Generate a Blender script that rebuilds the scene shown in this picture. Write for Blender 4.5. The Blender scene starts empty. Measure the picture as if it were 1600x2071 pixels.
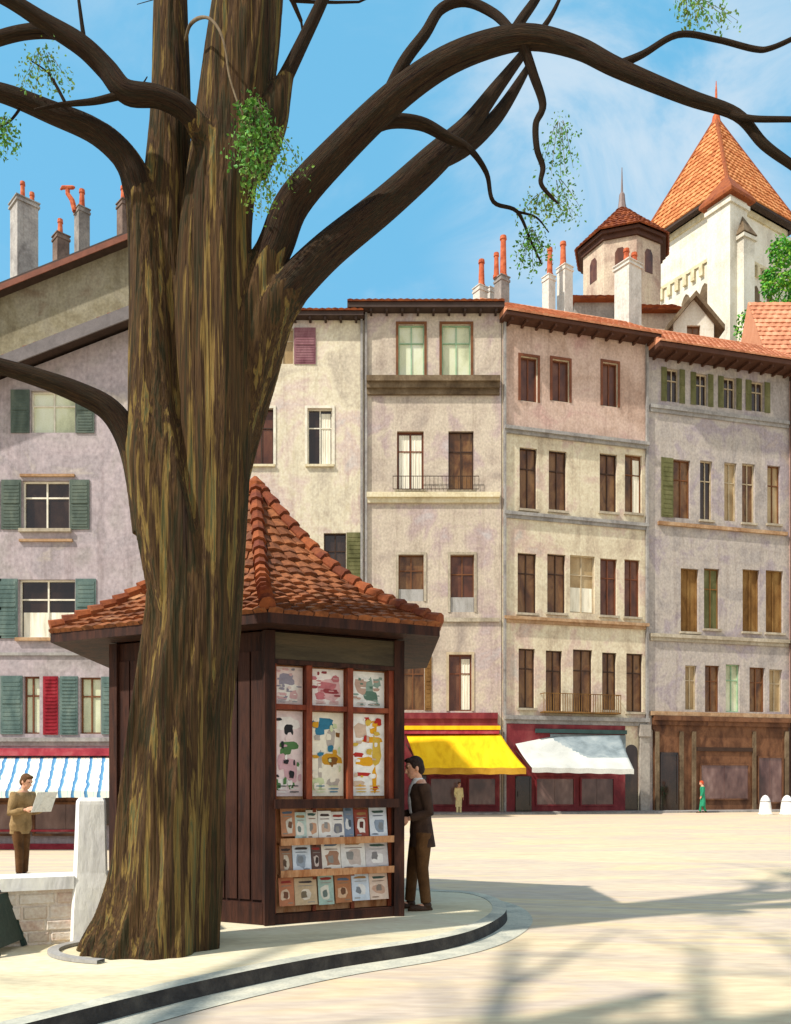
import bpy, math, random
from mathutils import Vector, Matrix, noise
from mathutils.geometry import tessellate_polygon

R = random.Random(7)
SC = bpy.context.scene
COL = SC.collection
F, HX, HY, CZ = 1730.0, 800.0, 1588.0, 1.55      # focal length, principal point and eye height of the picture
GZ = 0.12                                         # pavement height above the road

def V(*a): return Vector(a)
def at(px, py, d):
    return V((px-HX)/F*d, d, CZ+(HY-py)/F*d)
def onz(px, py, z):
    return at(px, py, F*(CZ-z)/(py-HY))
def lerp(a, b, t): return a+(b-a)*t
def smooth(t):
    t = max(0.0, min(1.0, t)); return t*t*(3-2*t)

# ------------------------------------------------------------------ materials
def C(r, g, b, k=1.0):
    f = lambda c: (c/12.92 if c <= .04045 else ((c+.055)/1.055)**2.4)
    return (f(r/255)*k, f(g/255)*k, f(b/255)*k, 1)

MATS = {}
def mat(name, cols, scale=(1, 1, 1), size=2.0, detail=6, rough=.85, bump=.15, bsize=None, dist=.4,
        coord='Object', attr=None, spec=.25, grain=.10, grain_size=40, contrast=(.28, .72), island=0, metal=0, streak=0):
    """mottled surface: a ramp of related pigments driven by stretched noise, fine grain, bump"""
    if name in MATS: return MATS[name]
    m = bpy.data.materials.new(name); m.use_nodes = True
    nt = m.node_tree; N = nt.nodes; L = nt.links
    b = N['Principled BSDF']
    b.inputs['Roughness'].default_value = rough
    b.inputs['Specular IOR Level'].default_value = spec
    b.inputs['Metallic'].default_value = metal
    if attr:
        tc = N.new('ShaderNodeAttribute'); tc.attribute_name = attr; src = tc.outputs['Vector']
    else:
        tc = N.new('ShaderNodeTexCoord'); src = tc.outputs[coord]
    mp = N.new('ShaderNodeMapping'); mp.inputs['Scale'].default_value = scale
    h = sum(ord(c)*(i+1) for i, c in enumerate(name)) % 97
    mp.inputs['Location'].default_value = (h*.37, h*.21, h*.13)
    L.new(src, mp.inputs['Vector'])
    n1 = N.new('ShaderNodeTexNoise'); n1.inputs['Scale'].default_value = size
    n1.inputs['Detail'].default_value = detail; n1.inputs['Roughness'].default_value = .62
    n1.inputs['Distortion'].default_value = dist
    L.new(mp.outputs[0], n1.inputs['Vector'])
    rp = N.new('ShaderNodeValToRGB'); el = rp.color_ramp.elements
    n = len(cols)
    lo, hi = contrast
    while len(el) < n: el.new(.5)
    for i, c in enumerate(cols):
        el[i].position = lo+(hi-lo)*i/max(1, n-1); el[i].color = c
    fac = n1.outputs['Fac']
    if island:
        g = N.new('ShaderNodeNewGeometry')
        mx = N.new('ShaderNodeMix'); mx.inputs[0].default_value = island
        mr = N.new('ShaderNodeMapRange'); mr.inputs[3].default_value = lo; mr.inputs[4].default_value = hi
        L.new(g.outputs['Random Per Island'], mr.inputs[0])
        L.new(fac, mx.inputs[2]); L.new(mr.outputs[0], mx.inputs[3]); fac = mx.outputs[0]
    L.new(fac, rp.inputs[0])
    n2 = N.new('ShaderNodeTexNoise'); n2.inputs['Scale'].default_value = grain_size
    n2.inputs['Detail'].default_value = 4
    L.new(mp.outputs[0], n2.inputs['Vector'])
    ml = N.new('ShaderNodeMix'); ml.data_type = 'RGBA'; ml.blend_type = 'OVERLAY'
    ml.inputs[0].default_value = min(1, grain*3)
    L.new(rp.outputs[0], ml.inputs[6]); L.new(n2.outputs['Fac'], ml.inputs[7])
    colr = ml.outputs[2]
    if streak:                                   # rain stains running down the render
        m2 = N.new('ShaderNodeMapping'); m2.inputs['Scale'].default_value = (1.6, 1.6, .10); m2.inputs['Location'].default_value = (h*.5, h*.3, h*.2)
        L.new(src, m2.inputs['Vector'])
        n4 = N.new('ShaderNodeTexNoise'); n4.inputs['Scale'].default_value = 1.5; n4.inputs['Detail'].default_value = 7; n4.inputs['Roughness'].default_value = .7
        L.new(m2.outputs[0], n4.inputs['Vector'])
        m3 = N.new('ShaderNodeMapping'); m3.inputs['Scale'].default_value = (.25, .25, 2.2); m3.inputs['Location'].default_value = (h*.2, h*.3, h*.7)
        L.new(src, m3.inputs['Vector'])
        n5 = N.new('ShaderNodeTexNoise'); n5.inputs['Scale'].default_value = 1.1; n5.inputs['Detail'].default_value = 8
        L.new(m3.outputs[0], n5.inputs['Vector'])
        for nn, amt, cc_ in ((n4, streak, (.42, .36, .34, 1)), (n5, streak*.45, (.60, .54, .53, 1))):
            r4 = N.new('ShaderNodeMapRange'); r4.inputs[1].default_value = .50; r4.inputs[2].default_value = .74; r4.inputs[4].default_value = amt
            L.new(nn.outputs['Fac'], r4.inputs[0])
            mm_ = N.new('ShaderNodeMix'); mm_.data_type = 'RGBA'; mm_.blend_type = 'MULTIPLY'; mm_.inputs[7].default_value = cc_
            L.new(r4.outputs[0], mm_.inputs[0]); L.new(colr, mm_.inputs[6]); colr = mm_.outputs[2]
    L.new(colr, b.inputs['Base Color'])
    if bump:
        n3 = N.new('ShaderNodeTexNoise'); n3.inputs['Scale'].default_value = bsize or size*4
        n3.inputs['Detail'].default_value = 6
        L.new(mp.outputs[0], n3.inputs['Vector'])
        bp = N.new('ShaderNodeBump'); bp.inputs['Strength'].default_value = bump; bp.inputs['Distance'].default_value = .05
        L.new(n3.outputs['Fac'], bp.inputs['Height']); L.new(bp.outputs[0], b.inputs['Normal'])
    MATS[name] = m
    return m

def flat(name, c, rough=.7, **k):
    c2 = tuple(x*.72 for x in c[:3])+(1,); c3 = tuple(min(1, x*1.25) for x in c[:3])+(1,)
    return mat(name, [c2, c, c3], rough=rough, **k)

# ------------------------------------------------------------------ mesh builder
class MB:
    def __init__(s): s.v = []; s.f = []; s.mi = []; s.att = {}
    def add(s, vs, fs, mi=0, att=None):
        o = len(s.v); s.v += [Vector(p) for p in vs]
        for f in fs: s.f.append([i+o for i in f]); s.mi.append(mi)
        if att is not None:
            for i, a in enumerate(att): s.att[o+i] = a
    def obox(s, c, ax, ay, az, mi=0):
        """box: centre and three half-axis vectors"""
        vs = [c+ax*i+ay*j+az*k for k in (-1, 1) for j in (-1, 1) for i in (-1, 1)]
        fs = [(0, 2, 3, 1), (4, 5, 7, 6), (0, 1, 5, 4), (2, 6, 7, 3), (0, 4, 6, 2), (1, 3, 7, 5)]
        if ax.cross(ay).dot(az) < 0: fs = [f[::-1] for f in fs]
        s.add(vs, fs, mi)
    def box(s, lo, hi, mi=0):
        lo, hi = V(*lo), V(*hi); c = (lo+hi)/2; h = (hi-lo)/2
        s.obox(c, V(h.x, 0, 0), V(0, h.y, 0), V(0, 0, h.z), mi)
    def quad(s, a, b, c, d, mi=0): s.add([a, b, c, d], [(0, 1, 2, 3)], mi)
    def prism(s, pts, off, mi=0):
        """closed solid: polygon pts swept by off"""
        n = len(pts); vs = list(pts)+[p+off for p in pts]
        fs = [list(range(n))[::-1], list(range(n, 2*n))]+[(i, (i+1) % n, n+(i+1) % n, n+i) for i in range(n)]
        s.add(vs, fs, mi)
    def tube(s, pts, rad, seg=10, ridge=0, seed=0, cap=True, mi=0, flat_=None):
        """tapered tube along a smooth path; stores (cos,sin,length) for bark"""
        P = [Vector(p) for p in pts]
        ref = V(.31, .87, .2).normalized()
        rings = []; att = []; ln = 0
        pn = None
        for i, p in enumerate(P):
            t = (P[min(i+1, len(P)-1)]-P[max(i-1, 0)])
            if t.length < 1e-9: t = V(0, 0, 1)
            t.normalize()
            if pn is None:
                a = ref if abs(t.dot(ref)) < .9 else V(1, 0, 0)
                pn = (a-t*a.dot(t)).normalized()
            else:
                pn = (pn-t*pn.dot(t)).normalized()
            q = t.cross(pn)
            if i: ln += (P[i]-P[i-1]).length
            r = rad[i] if isinstance(rad, (list, tuple)) else rad
            ring = []
            for k in range(seg):
                a = 2*math.pi*k/seg
                rr = r
                if ridge:
                    rr = r*(1+ridge*noise.noise(V(math.cos(a)*2.2+seed, math.sin(a)*2.2, ln*.35)) +
                            ridge*.6*noise.noise(V(math.cos(a)*5+seed, math.sin(a)*5, ln*.5)) +
                            (ridge*.42*abs(noise.noise(V(math.cos(a)*11+seed, math.sin(a)*11, ln*.8))) if seg > 30 else 0))
                d = pn*math.cos(a)+q*math.sin(a)
                if flat_: d = d-flat_[0]*(d.dot(flat_[0])*(1-flat_[1]))
                ring.append(p+d*rr); att.append((math.cos(a)*.5+seed, math.sin(a)*.5, ln))
            rings.append(ring)
        vs = [p for r_ in rings for p in r_]; fs = []
        for i in range(len(P)-1):
            for k in range(seg):
                k2 = (k+1) % seg
                fs.append((i*seg+k, i*seg+k2, (i+1)*seg+k2, (i+1)*seg+k))
        if cap:
            fs.append(list(range(seg))[::-1]); fs.append([(len(P)-1)*seg+k for k in range(seg)])
        s.add(vs, fs, mi, att)
    def loft(s, rings, seg=16, mi=0):
        """stack of (centre, rx vector, ry vector)"""
        vs = []
        for c, rx, ry in rings:
            for k in range(seg):
                a = 2*math.pi*k/seg; vs.append(V(*c)+V(*rx)*math.cos(a)+V(*ry)*math.sin(a))
        fs = []
        for i in range(len(rings)-1):
            for k in range(seg):
                k2 = (k+1) % seg; fs.append((i*seg+k, i*seg+k2, (i+1)*seg+k2, (i+1)*seg+k))
        fs.append(list(range(seg))[::-1]); fs.append([(len(rings)-1)*seg+k for k in range(seg)])
        s.add(vs, fs, mi)
    def ell(s, c, r, rot=None, nu=14, nv=9, mi=0):
        c = V(*c); vs = []; fs = []
        for j in range(nv+1):
            th = math.pi*j/nv
            for k in range(nu):
                a = 2*math.pi*k/nu
                p = V(r[0]*math.sin(th)*math.cos(a), r[1]*math.sin(th)*math.sin(a), r[2]*math.cos(th))
                if rot: p = rot @ p
                vs.append(c+p)
        for j in range(nv):
            for k in range(nu):
                k2 = (k+1) % nu
                fs.append((j*nu+k, (j+1)*nu+k, (j+1)*nu+k2, j*nu+k2))
        s.add(vs, fs, mi)
    def build(s, name, m, parent=None, smooth_=False, local=False, mods=None):
        off = V(0, 0, 0)
        if parent is not None and not local:
            p = parent
            while p.parent: p = p.parent
            off = Vector(p.location)
        me = bpy.data.meshes.new(name)
        me.from_pydata([tuple(p-off) for p in s.v], [], s.f)
        for mm in (m if isinstance(m, (list, tuple)) else [m]): me.materials.append(mm)
        for i, p in enumerate(me.polygons):
            p.material_index = s.mi[i]; p.use_smooth = smooth_
        if s.att:
            a = me.attributes.new('bark', 'FLOAT_VECTOR', 'POINT')
            for i, x in s.att.items(): a.data[i].vector = x
        me.update()
        o = bpy.data.objects.new(name, me); COL.objects.link(o)
        if parent is not None: o.parent = parent
        if mods:
            vox, it = mods
            r = o.modifiers.new('Remesh', 'REMESH'); r.mode = 'VOXEL'; r.voxel_size = vox; r.use_smooth_shade = True
            q = o.modifiers.new('Smooth', 'SMOOTH'); q.factor = .5; q.iterations = it
        return o

def spline(pts, n=6):
    """Catmull-Rom through points that carry a radius as 4th value"""
    P = [tuple(p) for p in pts]; out = []
    for i in range(len(P)-1):
        p0 = P[max(i-1, 0)]; p1 = P[i]; p2 = P[i+1]; p3 = P[min(i+2, len(P)-1)]
        for k in range(n):
            t = k/n
            out.append(tuple(.5*((2*b)+(-a+c)*t+(2*a-5*b+4*c-d)*t*t+(-a+3*b-3*c+d)*t**3)
                             for a, b, c, d in zip(p0, p1, p2, p3)))
    out.append(P[-1]); return out

def thing(name, label, cat, loc=(0, 0, 0), rotz=0, group=None):
    o = bpy.data.objects.new(name, None); COL.objects.link(o); o.empty_display_size = .2
    o.location = loc; o.rotation_euler = (0, 0, rotz)
    o['label'] = label; o['category'] = cat
    if group: o['group'] = group
    return o
def tag(o, label, cat, group=None):
    o['label'] = label; o['category'] = cat
    if group: o['group'] = group
    return o
def struct(o): o['kind'] = 'structure'; return o

# ------------------------------------------------------------------ palette
M = {}
M['ground'] = mat('plaza_paving', [C(186, 168, 156, .84), C(210, 190, 160, .86), C(224, 204, 168, .88), C(206, 188, 170, .86), C(224, 202, 162, .88), C(222, 194, 166, .88), C(214, 198, 172, .88)],
                  scale=(.26, 1.0, 1), size=.4, detail=9, rough=.95, bump=.12, bsize=9, dist=1.0, grain=.10, grain_size=14, contrast=(.25, .75))
M['pavement'] = mat('pavement_stone', [C(194, 182, 154, .88), C(222, 208, 172, .88), C(230, 220, 190, .88), C(214, 194, 166, .88)],
                    scale=(.4, 1, 1), size=1.1, detail=9, rough=.95, bump=.1, bsize=12, grain=.10, grain_size=25)
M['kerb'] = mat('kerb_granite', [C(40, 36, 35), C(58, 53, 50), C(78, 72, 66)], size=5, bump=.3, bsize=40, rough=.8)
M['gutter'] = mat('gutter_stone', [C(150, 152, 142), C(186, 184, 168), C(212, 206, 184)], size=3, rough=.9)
M['bark'] = mat('tree_bark', [C(20, 15, 14), C(42, 32, 26), C(62, 47, 33), C(46, 45, 31), C(82, 62, 40), C(56, 42, 32), C(122, 100, 56), C(76, 80, 54), C(110, 72, 48), C(44, 36, 30)],
                scale=(1, 1, .035), size=11, detail=8, rough=.95, bump=1.0, bsize=30, dist=.25, spec=.08, grain=.22, grain_size=50, contrast=(.26, .76))
M['bark2'] = mat('branch_bark', [C(20, 16, 15), C(38, 29, 25), C(60, 44, 32), C(44, 40, 32), C(72, 54, 38), C(32, 25, 22)],
                 attr='bark', scale=(2.5, 2.5, .7), size=4, detail=9, rough=.95, bump=.7, bsize=14, spec=.1, grain=.25, grain_size=18)
M['twig'] = mat('twig_bark', [C(66, 56, 46), C(112, 96, 74), C(140, 128, 106)], size=6, rough=.9, bump=0)
M['leaf'] = mat('leaf_green', [C(44, 82, 32), C(74, 126, 46), C(112, 158, 62), C(60, 140, 78)], size=5, rough=.7, bump=0, island=.75)
M['leaf2'] = mat('leaf_yellow_green', [C(66, 96, 36), C(124, 150, 52), C(86, 150, 84), C(160, 166, 70)], size=5, rough=.7, bump=0, island=.75)
M['leaf3'] = mat('leaf_bright_green', [C(40, 100, 40), C(70, 150, 40), C(150, 190, 60)], size=3, rough=.7, bump=0, island=.7)
M['glassdark'] = mat('window_glass_dark', [C(22, 16, 14), C(44, 30, 24), C(66, 50, 40)], scale=(1, 1, .6), size=.9, rough=.12, spec=.5, bump=0)
M['glassbrown'] = mat('window_glass_brown', [C(46, 26, 14), C(92, 58, 30), C(122, 88, 52), C(70, 44, 26)], scale=(1, 1, .5), size=1.2, rough=.3, spec=.4, bump=0)
M['glassred'] = mat('window_glass_red', [C(48, 26, 18), C(88, 50, 34), C(116, 76, 52)], scale=(1, 1, .5), size=1.2, rough=.3, spec=.4, bump=0)
M['glassgreen'] = mat('window_glass_pale', [C(150, 156, 124), C(200, 204, 170), C(216, 220, 200)], scale=(1, 1, .5), size=.9, rough=.3, spec=.4, bump=0)
M['glasstan'] = mat('window_glass_tan', [C(120, 98, 66), C(160, 136, 98), C(186, 166, 130)], scale=(1, 1, .5), size=.9, rough=.3, bump=0)
M['curtain'] = mat('curtain_white', [C(196, 190, 170), C(226, 220, 200), C(240, 236, 222)], scale=(4, 1, .4), size=2, rough=.9, bump=0)
M['frame_white'] = flat('frame_white', C(214, 208, 190), bump=0, size=2)
M['frame_brown'] = flat('frame_brown', C(110, 70, 42), bump=0, size=2)
M['frame_red'] = flat('frame_red', C(112, 66, 44), bump=0, size=2)
M['frame_stone'] = flat('frame_stone', C(178, 162, 134), bump=0, size=2)
M['frame_dark'] = flat('frame_dark', C(60, 42, 32), bump=0, size=2)
M['frame_mint'] = flat('frame_mint', C(140, 172, 140), bump=0, size=2)
M['shut_green'] = mat('shutter_green', [C(58, 70, 64), C(80, 92, 84), C(102, 112, 100)], scale=(1, 1, .4), size=2, bump=0)
M['shut_teal'] = mat('shutter_teal', [C(62, 82, 80), C(86, 106, 102), C(112, 128, 120)], scale=(1, 1, .4), size=2, bump=0)
M['shut_olive'] = mat('shutter_olive', [C(70, 70, 40), C(98, 98, 62), C(122, 118, 82)], scale=(1, 1, .4), size=2, bump=0)
M['shut_brown'] = mat('shutter_brown', [C(84, 56, 26), C(120, 86, 44), C(144, 112, 64)], scale=(1, 1, .4), size=2, bump=0)
M['shut_purple'] = mat('shutter_purple', [C(92, 52, 62), C(124, 82, 90), C(146, 108, 112)], scale=(1, 1, .4), size=2, bump=0)
M['shut_grey'] = mat('shutter_grey', [C(128, 124, 118), C(158, 156, 152), C(178, 176, 174)], scale=(1, 1, .4), size=2, bump=0)
M['shut_red'] = mat('shutter_red', [C(96, 16, 26), C(136, 26, 40), C(160, 60, 66)], scale=(1, 1, .4), size=2, bump=0)
def wallmat(name, cols, size=.5, **k):
    cols = [tuple(lerp(v, sum(c)/3, .24) for v in c) for c in cols]
    return mat(name, [C(*c, .93) for c in cols], scale=(1, 1, .8), size=size, detail=9, rough=.95, bump=.2, bsize=6, dist=.6, grain=.14, grain_size=9, contrast=(.3, .7), **dict(dict(streak=.48), **k))
M['w_left'] = wallmat('plaster_grey_lilac', [(142, 132, 130), (166, 154, 154), (176, 160, 164), (160, 148, 152), (186, 172, 160)])
M['w_olive'] = wallmat('plaster_olive', [(112, 100, 74), (134, 124, 94), (146, 138, 112), (126, 108, 84)])
M['w_b1'] = wallmat('plaster_cream', [(184, 170, 148), (204, 190, 162), (222, 210, 176), (212, 188, 172), (196, 186, 178)])
M['w_b2'] = wallmat('plaster_beige', [(166, 150, 136), (188, 170, 150), (202, 186, 162), (184, 160, 154), (188, 178, 176)])
M['w_b3'] = wallmat('plaster_pale_yellow', [(186, 164, 138), (206, 188, 154), (222, 208, 172), (208, 178, 158), (192, 180, 166)])
M['w_b3top'] = wallmat('plaster_peach', [(172, 134, 112), (196, 160, 138), (210, 176, 156), (196, 150, 138)])
M['w_b4'] = wallmat('plaster_stone_grey', [(144, 134, 128), (166, 156, 150), (184, 172, 160), (162, 148, 154), (178, 160, 148)])
M['w_b5'] = wallmat('plaster_pink', [(170, 120, 110), (196, 150, 136), (206, 166, 150)])
M['stone'] = wallmat('stone_white', [(200, 192, 172), (224, 216, 194), (234, 228, 208), (226, 212, 178)], size=.4, streak=.25)
M['stone_grey'] = wallmat('stone_grey', [(130, 120, 108), (160, 150, 138), (186, 178, 164)], size=.4)
M['stone_pink'] = wallmat('stone_pinkish', [(168, 128, 110), (206, 180, 152), (222, 200, 164)], size=.5)
M['ledge'] = wallmat('ledge_stone', [(148, 134, 112), (176, 162, 136), (192, 180, 156)], size=1)
M['ledge_cream'] = wallmat('ledge_cream', [(196, 176, 132), (222, 206, 160), (232, 220, 184)], size=1)
M['ledge_grey'] = wallmat('ledge_grey', [(126, 120, 116), (152, 148, 144), (172, 168, 160)], size=1)
M['ledge_brown'] = wallmat('ledge_brown', [(84, 64, 44), (116, 94, 66), (140, 118, 88)], size=1)
M['ledge_orange'] = wallmat('ledge_orange', [(150, 104, 64), (184, 140, 96), (202, 166, 124)], size=1)
M['tile'] = mat('roof_tile_terracotta', [C(120, 58, 34), C(176, 92, 52), C(214, 128, 78), C(196, 112, 72), C(226, 158, 106)],
                size=2.2, rough=.85, bump=.15, island=.6, grain=.15, grain_size=30)
M['tile_kiosk'] = mat('roof_tile_weathered', [C(66, 39, 26), C(108, 63, 38), C(150, 92, 56), C(98, 58, 38), C(188, 134, 92)],
                size=2.6, rough=.85, bump=.2, island=.5, grain=.2, grain_size=30)
M['tile_dark'] = mat('roof_tile_brown', [C(72, 36, 24), C(116, 58, 32), C(150, 82, 44), C(104, 50, 34), C(170, 104, 62)],
                     size=2.2, rough=.85, bump=.15, island=.6, grain=.15, grain_size=30)
M['tile_pink'] = mat('roof_tile_pink', [C(160, 100, 74), C(204, 140, 106), C(222, 164, 130)], size=1.5, rough=.85, bump=.15, island=.6)
M['tile_tower'] = mat('roof_tile_orange', [C(150, 84, 46), C(186, 114, 66), C(206, 142, 90), C(190, 106, 62)], size=.5, rough=.85, bump=.2, island=.5)
M['eave'] = flat('eave_timber', C(78, 50, 38), size=2)
M['eave_dark'] = flat('eave_dark', C(62, 48, 42), size=2)
M['verge'] = flat('verge_slate', C(104, 98, 98), size=2)
M['eave_red'] = flat('eave_red', C(118, 70, 52), size=2)
M['pot'] = mat('chimney_pot_clay', [C(136, 60, 34), C(186, 94, 58), C(204, 124, 84)], size=3)
M['render_white'] = wallmat('chimney_render_white', [(186, 180, 168), (214, 208, 194), (226, 220, 206)], size=1, streak=.3)
M['render_pale'] = wallmat('chimney_render_pale_grey', [(138, 132, 128), (170, 164, 158), (190, 184, 174)], size=1)
M['render_grey'] = wallmat('chimney_render_grey', [(120, 112, 106), (150, 142, 134), (172, 164, 152)], size=1)
M['render_brown'] = wallmat('chimney_render_brown', [(98, 76, 66), (124, 100, 86), (146, 120, 104)], size=1)
M['lead'] = flat('spire_lead', C(120, 104, 100), rough=.5, size=2)
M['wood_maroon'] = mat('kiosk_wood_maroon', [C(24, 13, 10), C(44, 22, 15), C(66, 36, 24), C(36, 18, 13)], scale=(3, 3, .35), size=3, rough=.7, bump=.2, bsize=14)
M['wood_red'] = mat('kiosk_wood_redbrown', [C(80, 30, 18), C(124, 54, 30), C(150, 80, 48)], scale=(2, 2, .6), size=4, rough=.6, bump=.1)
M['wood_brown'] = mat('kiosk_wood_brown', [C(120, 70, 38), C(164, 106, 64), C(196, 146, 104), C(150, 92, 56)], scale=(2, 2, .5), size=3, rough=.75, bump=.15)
M['sign_olive'] = mat('kiosk_sign_olive', [C(54, 45, 34), C(78, 68, 50), C(96, 80, 58)], scale=(.5, .5, 3), size=2, rough=.7)
M['shop_brown'] = mat('shopfront_brown', [C(58, 34, 24), C(90, 58, 38), C(120, 82, 56), C(78, 48, 34)], scale=(1, 1, .5), size=1.4, rough=.7)
M['shop_red'] = mat('shopfront_wine', [C(84, 22, 30), C(120, 40, 46), C(142, 72, 70)], scale=(1, 1, .5), size=1.2, rough=.6)
M['shop_glass'] = mat('shop_glass', [C(44, 26, 26), C(76, 50, 48), C(112, 84, 78), C(150, 124, 116)], scale=(1, 1, .5), size=.8, rough=.15, spec=.5, bump=0, detail=3, dist=0)
M['awn_yellow'] = mat('awning_yellow', [C(216, 160, 8), C(238, 188, 14), C(246, 200, 30)], scale=(3, 1, .5), size=.8, rough=.85, bump=.05)
M['awn_ochre'] = mat('awning_ochre', [C(150, 108, 24), C(182, 136, 40), C(200, 156, 60)], size=1, rough=.85, bump=.05)
M['awn_white'] = mat('awning_white', [C(168, 170, 164), C(190, 192, 186), C(202, 204, 198)], scale=(1, 1, .5), size=.6, rough=.85, bump=.05)
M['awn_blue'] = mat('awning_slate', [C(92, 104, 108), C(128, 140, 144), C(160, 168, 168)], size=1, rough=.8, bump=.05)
M['awn_red'] = mat('rail_crimson', [C(128, 30, 46), C(160, 54, 66), C(176, 92, 96)], size=2, rough=.7, bump=0)
M['teal_dark'] = flat('rail_dark_teal', C(48, 70, 68), size=2)
M['white_paint'] = mat('white_limewash', [C(200, 198, 200), C(226, 224, 220), C(238, 236, 226), C(206, 206, 216)], scale=(1, 1, .4), size=2, rough=.9, bump=.25, bsize=10)
M['rubble'] = mat('wall_rubble_stone', [C(176, 158, 146), C(206, 192, 176), C(220, 210, 198), C(196, 168, 150)], size=2.5, rough=.95, bump=.4, bsize=9, grain=.15)
M['green_paint'] = flat('dark_green_paint', C(44, 62, 56), rough=.5, size=4)
M['skin'] = mat('skin', [C(196, 140, 112), C(214, 160, 130), C(224, 176, 148)], size=9, rough=.6, bump=0)
M['hair_dark'] = mat('hair_dark', [C(34, 24, 20), C(58, 42, 34)], size=30, rough=.7, bump=.5, bsize=90)
M['hair_brown'] = mat('hair_brown', [C(78, 50, 26), C(112, 76, 40)], size=30, rough=.7, bump=.5, bsize=90)
M['hair_red'] = flat('hair_red', C(190, 74, 38), size=20, bump=0)
M['jacket_brown'] = mat('jacket_dark_brown', [C(40, 26, 20), C(62, 44, 34), C(78, 58, 46)], size=5, rough=.9, bump=.25, bsize=14)
M['trouser_brown'] = mat('trousers_brown', [C(66, 42, 22), C(92, 62, 34), C(108, 76, 46)], size=5, rough=.9, bump=.25, bsize=14)
M['shirt'] = mat('shirt_white', [C(206, 206, 206), C(232, 232, 230)], size=5, rough=.9, bump=.15)
M['shoe'] = flat('shoe_brown', C(62, 40, 24), rough=.5, size=6)
M['jacket_tan'] = mat('jacket_tan', [C(100, 78, 48), C(142, 116, 78), C(160, 134, 96)], size=4, rough=.9, bump=.25, bsize=14)
M['coat_green'] = flat('coat_green', C(40, 140, 104), size=5)
M['dress_yellow'] = flat('dress_pale_yellow', C(226, 208, 150), size=5)
M['paper'] = mat('newsprint', [C(196, 194, 190), C(226, 224, 216), C(236, 234, 228)], size=14, rough=.9, bump=0, grain=.2, grain_size=60)

# ------------------------------------------------------------------ ground
def terrain(x, d):
    if d <= 0: return 0.0
    t = smooth((-x/max(d, .1)-.03)/.29)
    return -.0495*max(0, min(d-14, 19.6))*t
mb = MB()
xs = [-600, -300, -150, -90, -60]+[-45+i*1.5 for i in range(61)]+[60, 90, 150, 300, 600]
ys = [-300, -120, -60, -30, -12]+[-6+i*1.5 for i in range(44)]+[64, 75, 100, 150, 300, 600, 1200]
nx = len(xs)
mb.add([(x, y, terrain(x, y)) for y in ys for x in xs],
       [(j*nx+i, j*nx+i+1, (j+1)*nx+i+1, (j+1)*nx+i) for j in range(len(ys)-1) for i in range(nx-1)])
struct(mb.build('plaza_ground', M['ground'], smooth_=True))

# kerbed island under the tree and the kiosk
edge_px = [(-420, 2190), (-150, 2120), (60, 2068), (400, 1985), (650, 1935), (850, 1905), (950, 1883), (1008, 1857), (1024, 1836), (1004, 1816), (950, 1803), (840, 1796)]
edge = [onz(px, py, GZ) for px, py in edge_px]
edge += [V(-2.0, 13.6, GZ), V(-4.6, 13.9, GZ), V(-6.5, 12.6, GZ), V(-9, 11.2, GZ), V(-14, 10, GZ), V(-14, 3, GZ)]
sm = [V(*p[:3]) for p in spline([tuple(p) for p in edge]+[tuple(edge[0])], 8)][:-1]
n = len(sm)
cen = sum(sm, V(0, 0, 0))/n
def inset(pts, w):
    out = []
    m = len(pts)
    for i, p in enumerate(pts):
        t = (pts[(i+1) % m]-pts[i-1]).normalized()
        out.append(p+V(-t.y, t.x, 0)*w)
    return out
inner = inset(sm, .16)
mb = MB(); mb.add([p-V(0, 0, .004) for p in inner], [list(range(n))])
struct(mb.build('pavement', M['pavement']))
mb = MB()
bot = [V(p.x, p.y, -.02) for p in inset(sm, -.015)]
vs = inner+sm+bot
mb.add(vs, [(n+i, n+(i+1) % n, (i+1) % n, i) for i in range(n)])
mb.add(sm+bot, [(n+i, n+(i+1) % n, (i+1) % n, i) for i in range(n)], 1)  # near-black colour on the upright kerb face only, the top stays pale
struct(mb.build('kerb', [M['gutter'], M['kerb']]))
mb = MB()
o1 = [V(p.x, p.y, .006) for p in inset(sm, -.01)]; o2 = [V(p.x, p.y, .006) for p in inset(sm, -.3)]
mb.add(o1+o2, [(n+i, n+(i+1) % n, (i+1) % n, i) for i in range(n)])
struct(mb.build('gutter', M['gutter']))

# ------------------------------------------------------------------ façades
class Face:
    """a vertical plane through two ground points; local (u, z, n) with n towards the viewer"""
    def __init__(s, a, b):
        s.o = V(a[0], a[1], 0); d = V(b[0]-a[0], b[1]-a[1], 0); s.len = d.length; s.u = d.normalized()
        s.n = V(s.u.y, -s.u.x, 0)
    def uz(s, px, py):
        d = V((px-HX)/F, 1, (HY-py)/F); c = V(0, 0, CZ)
        t = (s.o-c).dot(s.n)/d.dot(s.n); p = c+d*t
        return (p-s.o).dot(s.u), p.z
    def p(s, u, z, n=0): return s.o+s.u*u+s.n*n+V(0, 0, z)
    def box(s, mb, u0, u1, z0, z1, n0, n1, mi=0):
        mb.obox(s.p((u0+u1)/2, (z0+z1)/2, (n0+n1)/2), s.u*((u1-u0)/2), s.n*((n1-n0)/2), V(0, 0, (z1-z0)/2), mi)
    def rect(s, x0, y0, x1, y1):
        xc, yc = (x0+x1)/2, (y0+y1)/2
        return s.uz(x0, yc)[0], s.uz(x1, yc)[0], s.uz(xc, y1)[1], s.uz(xc, y0)[1]

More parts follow.
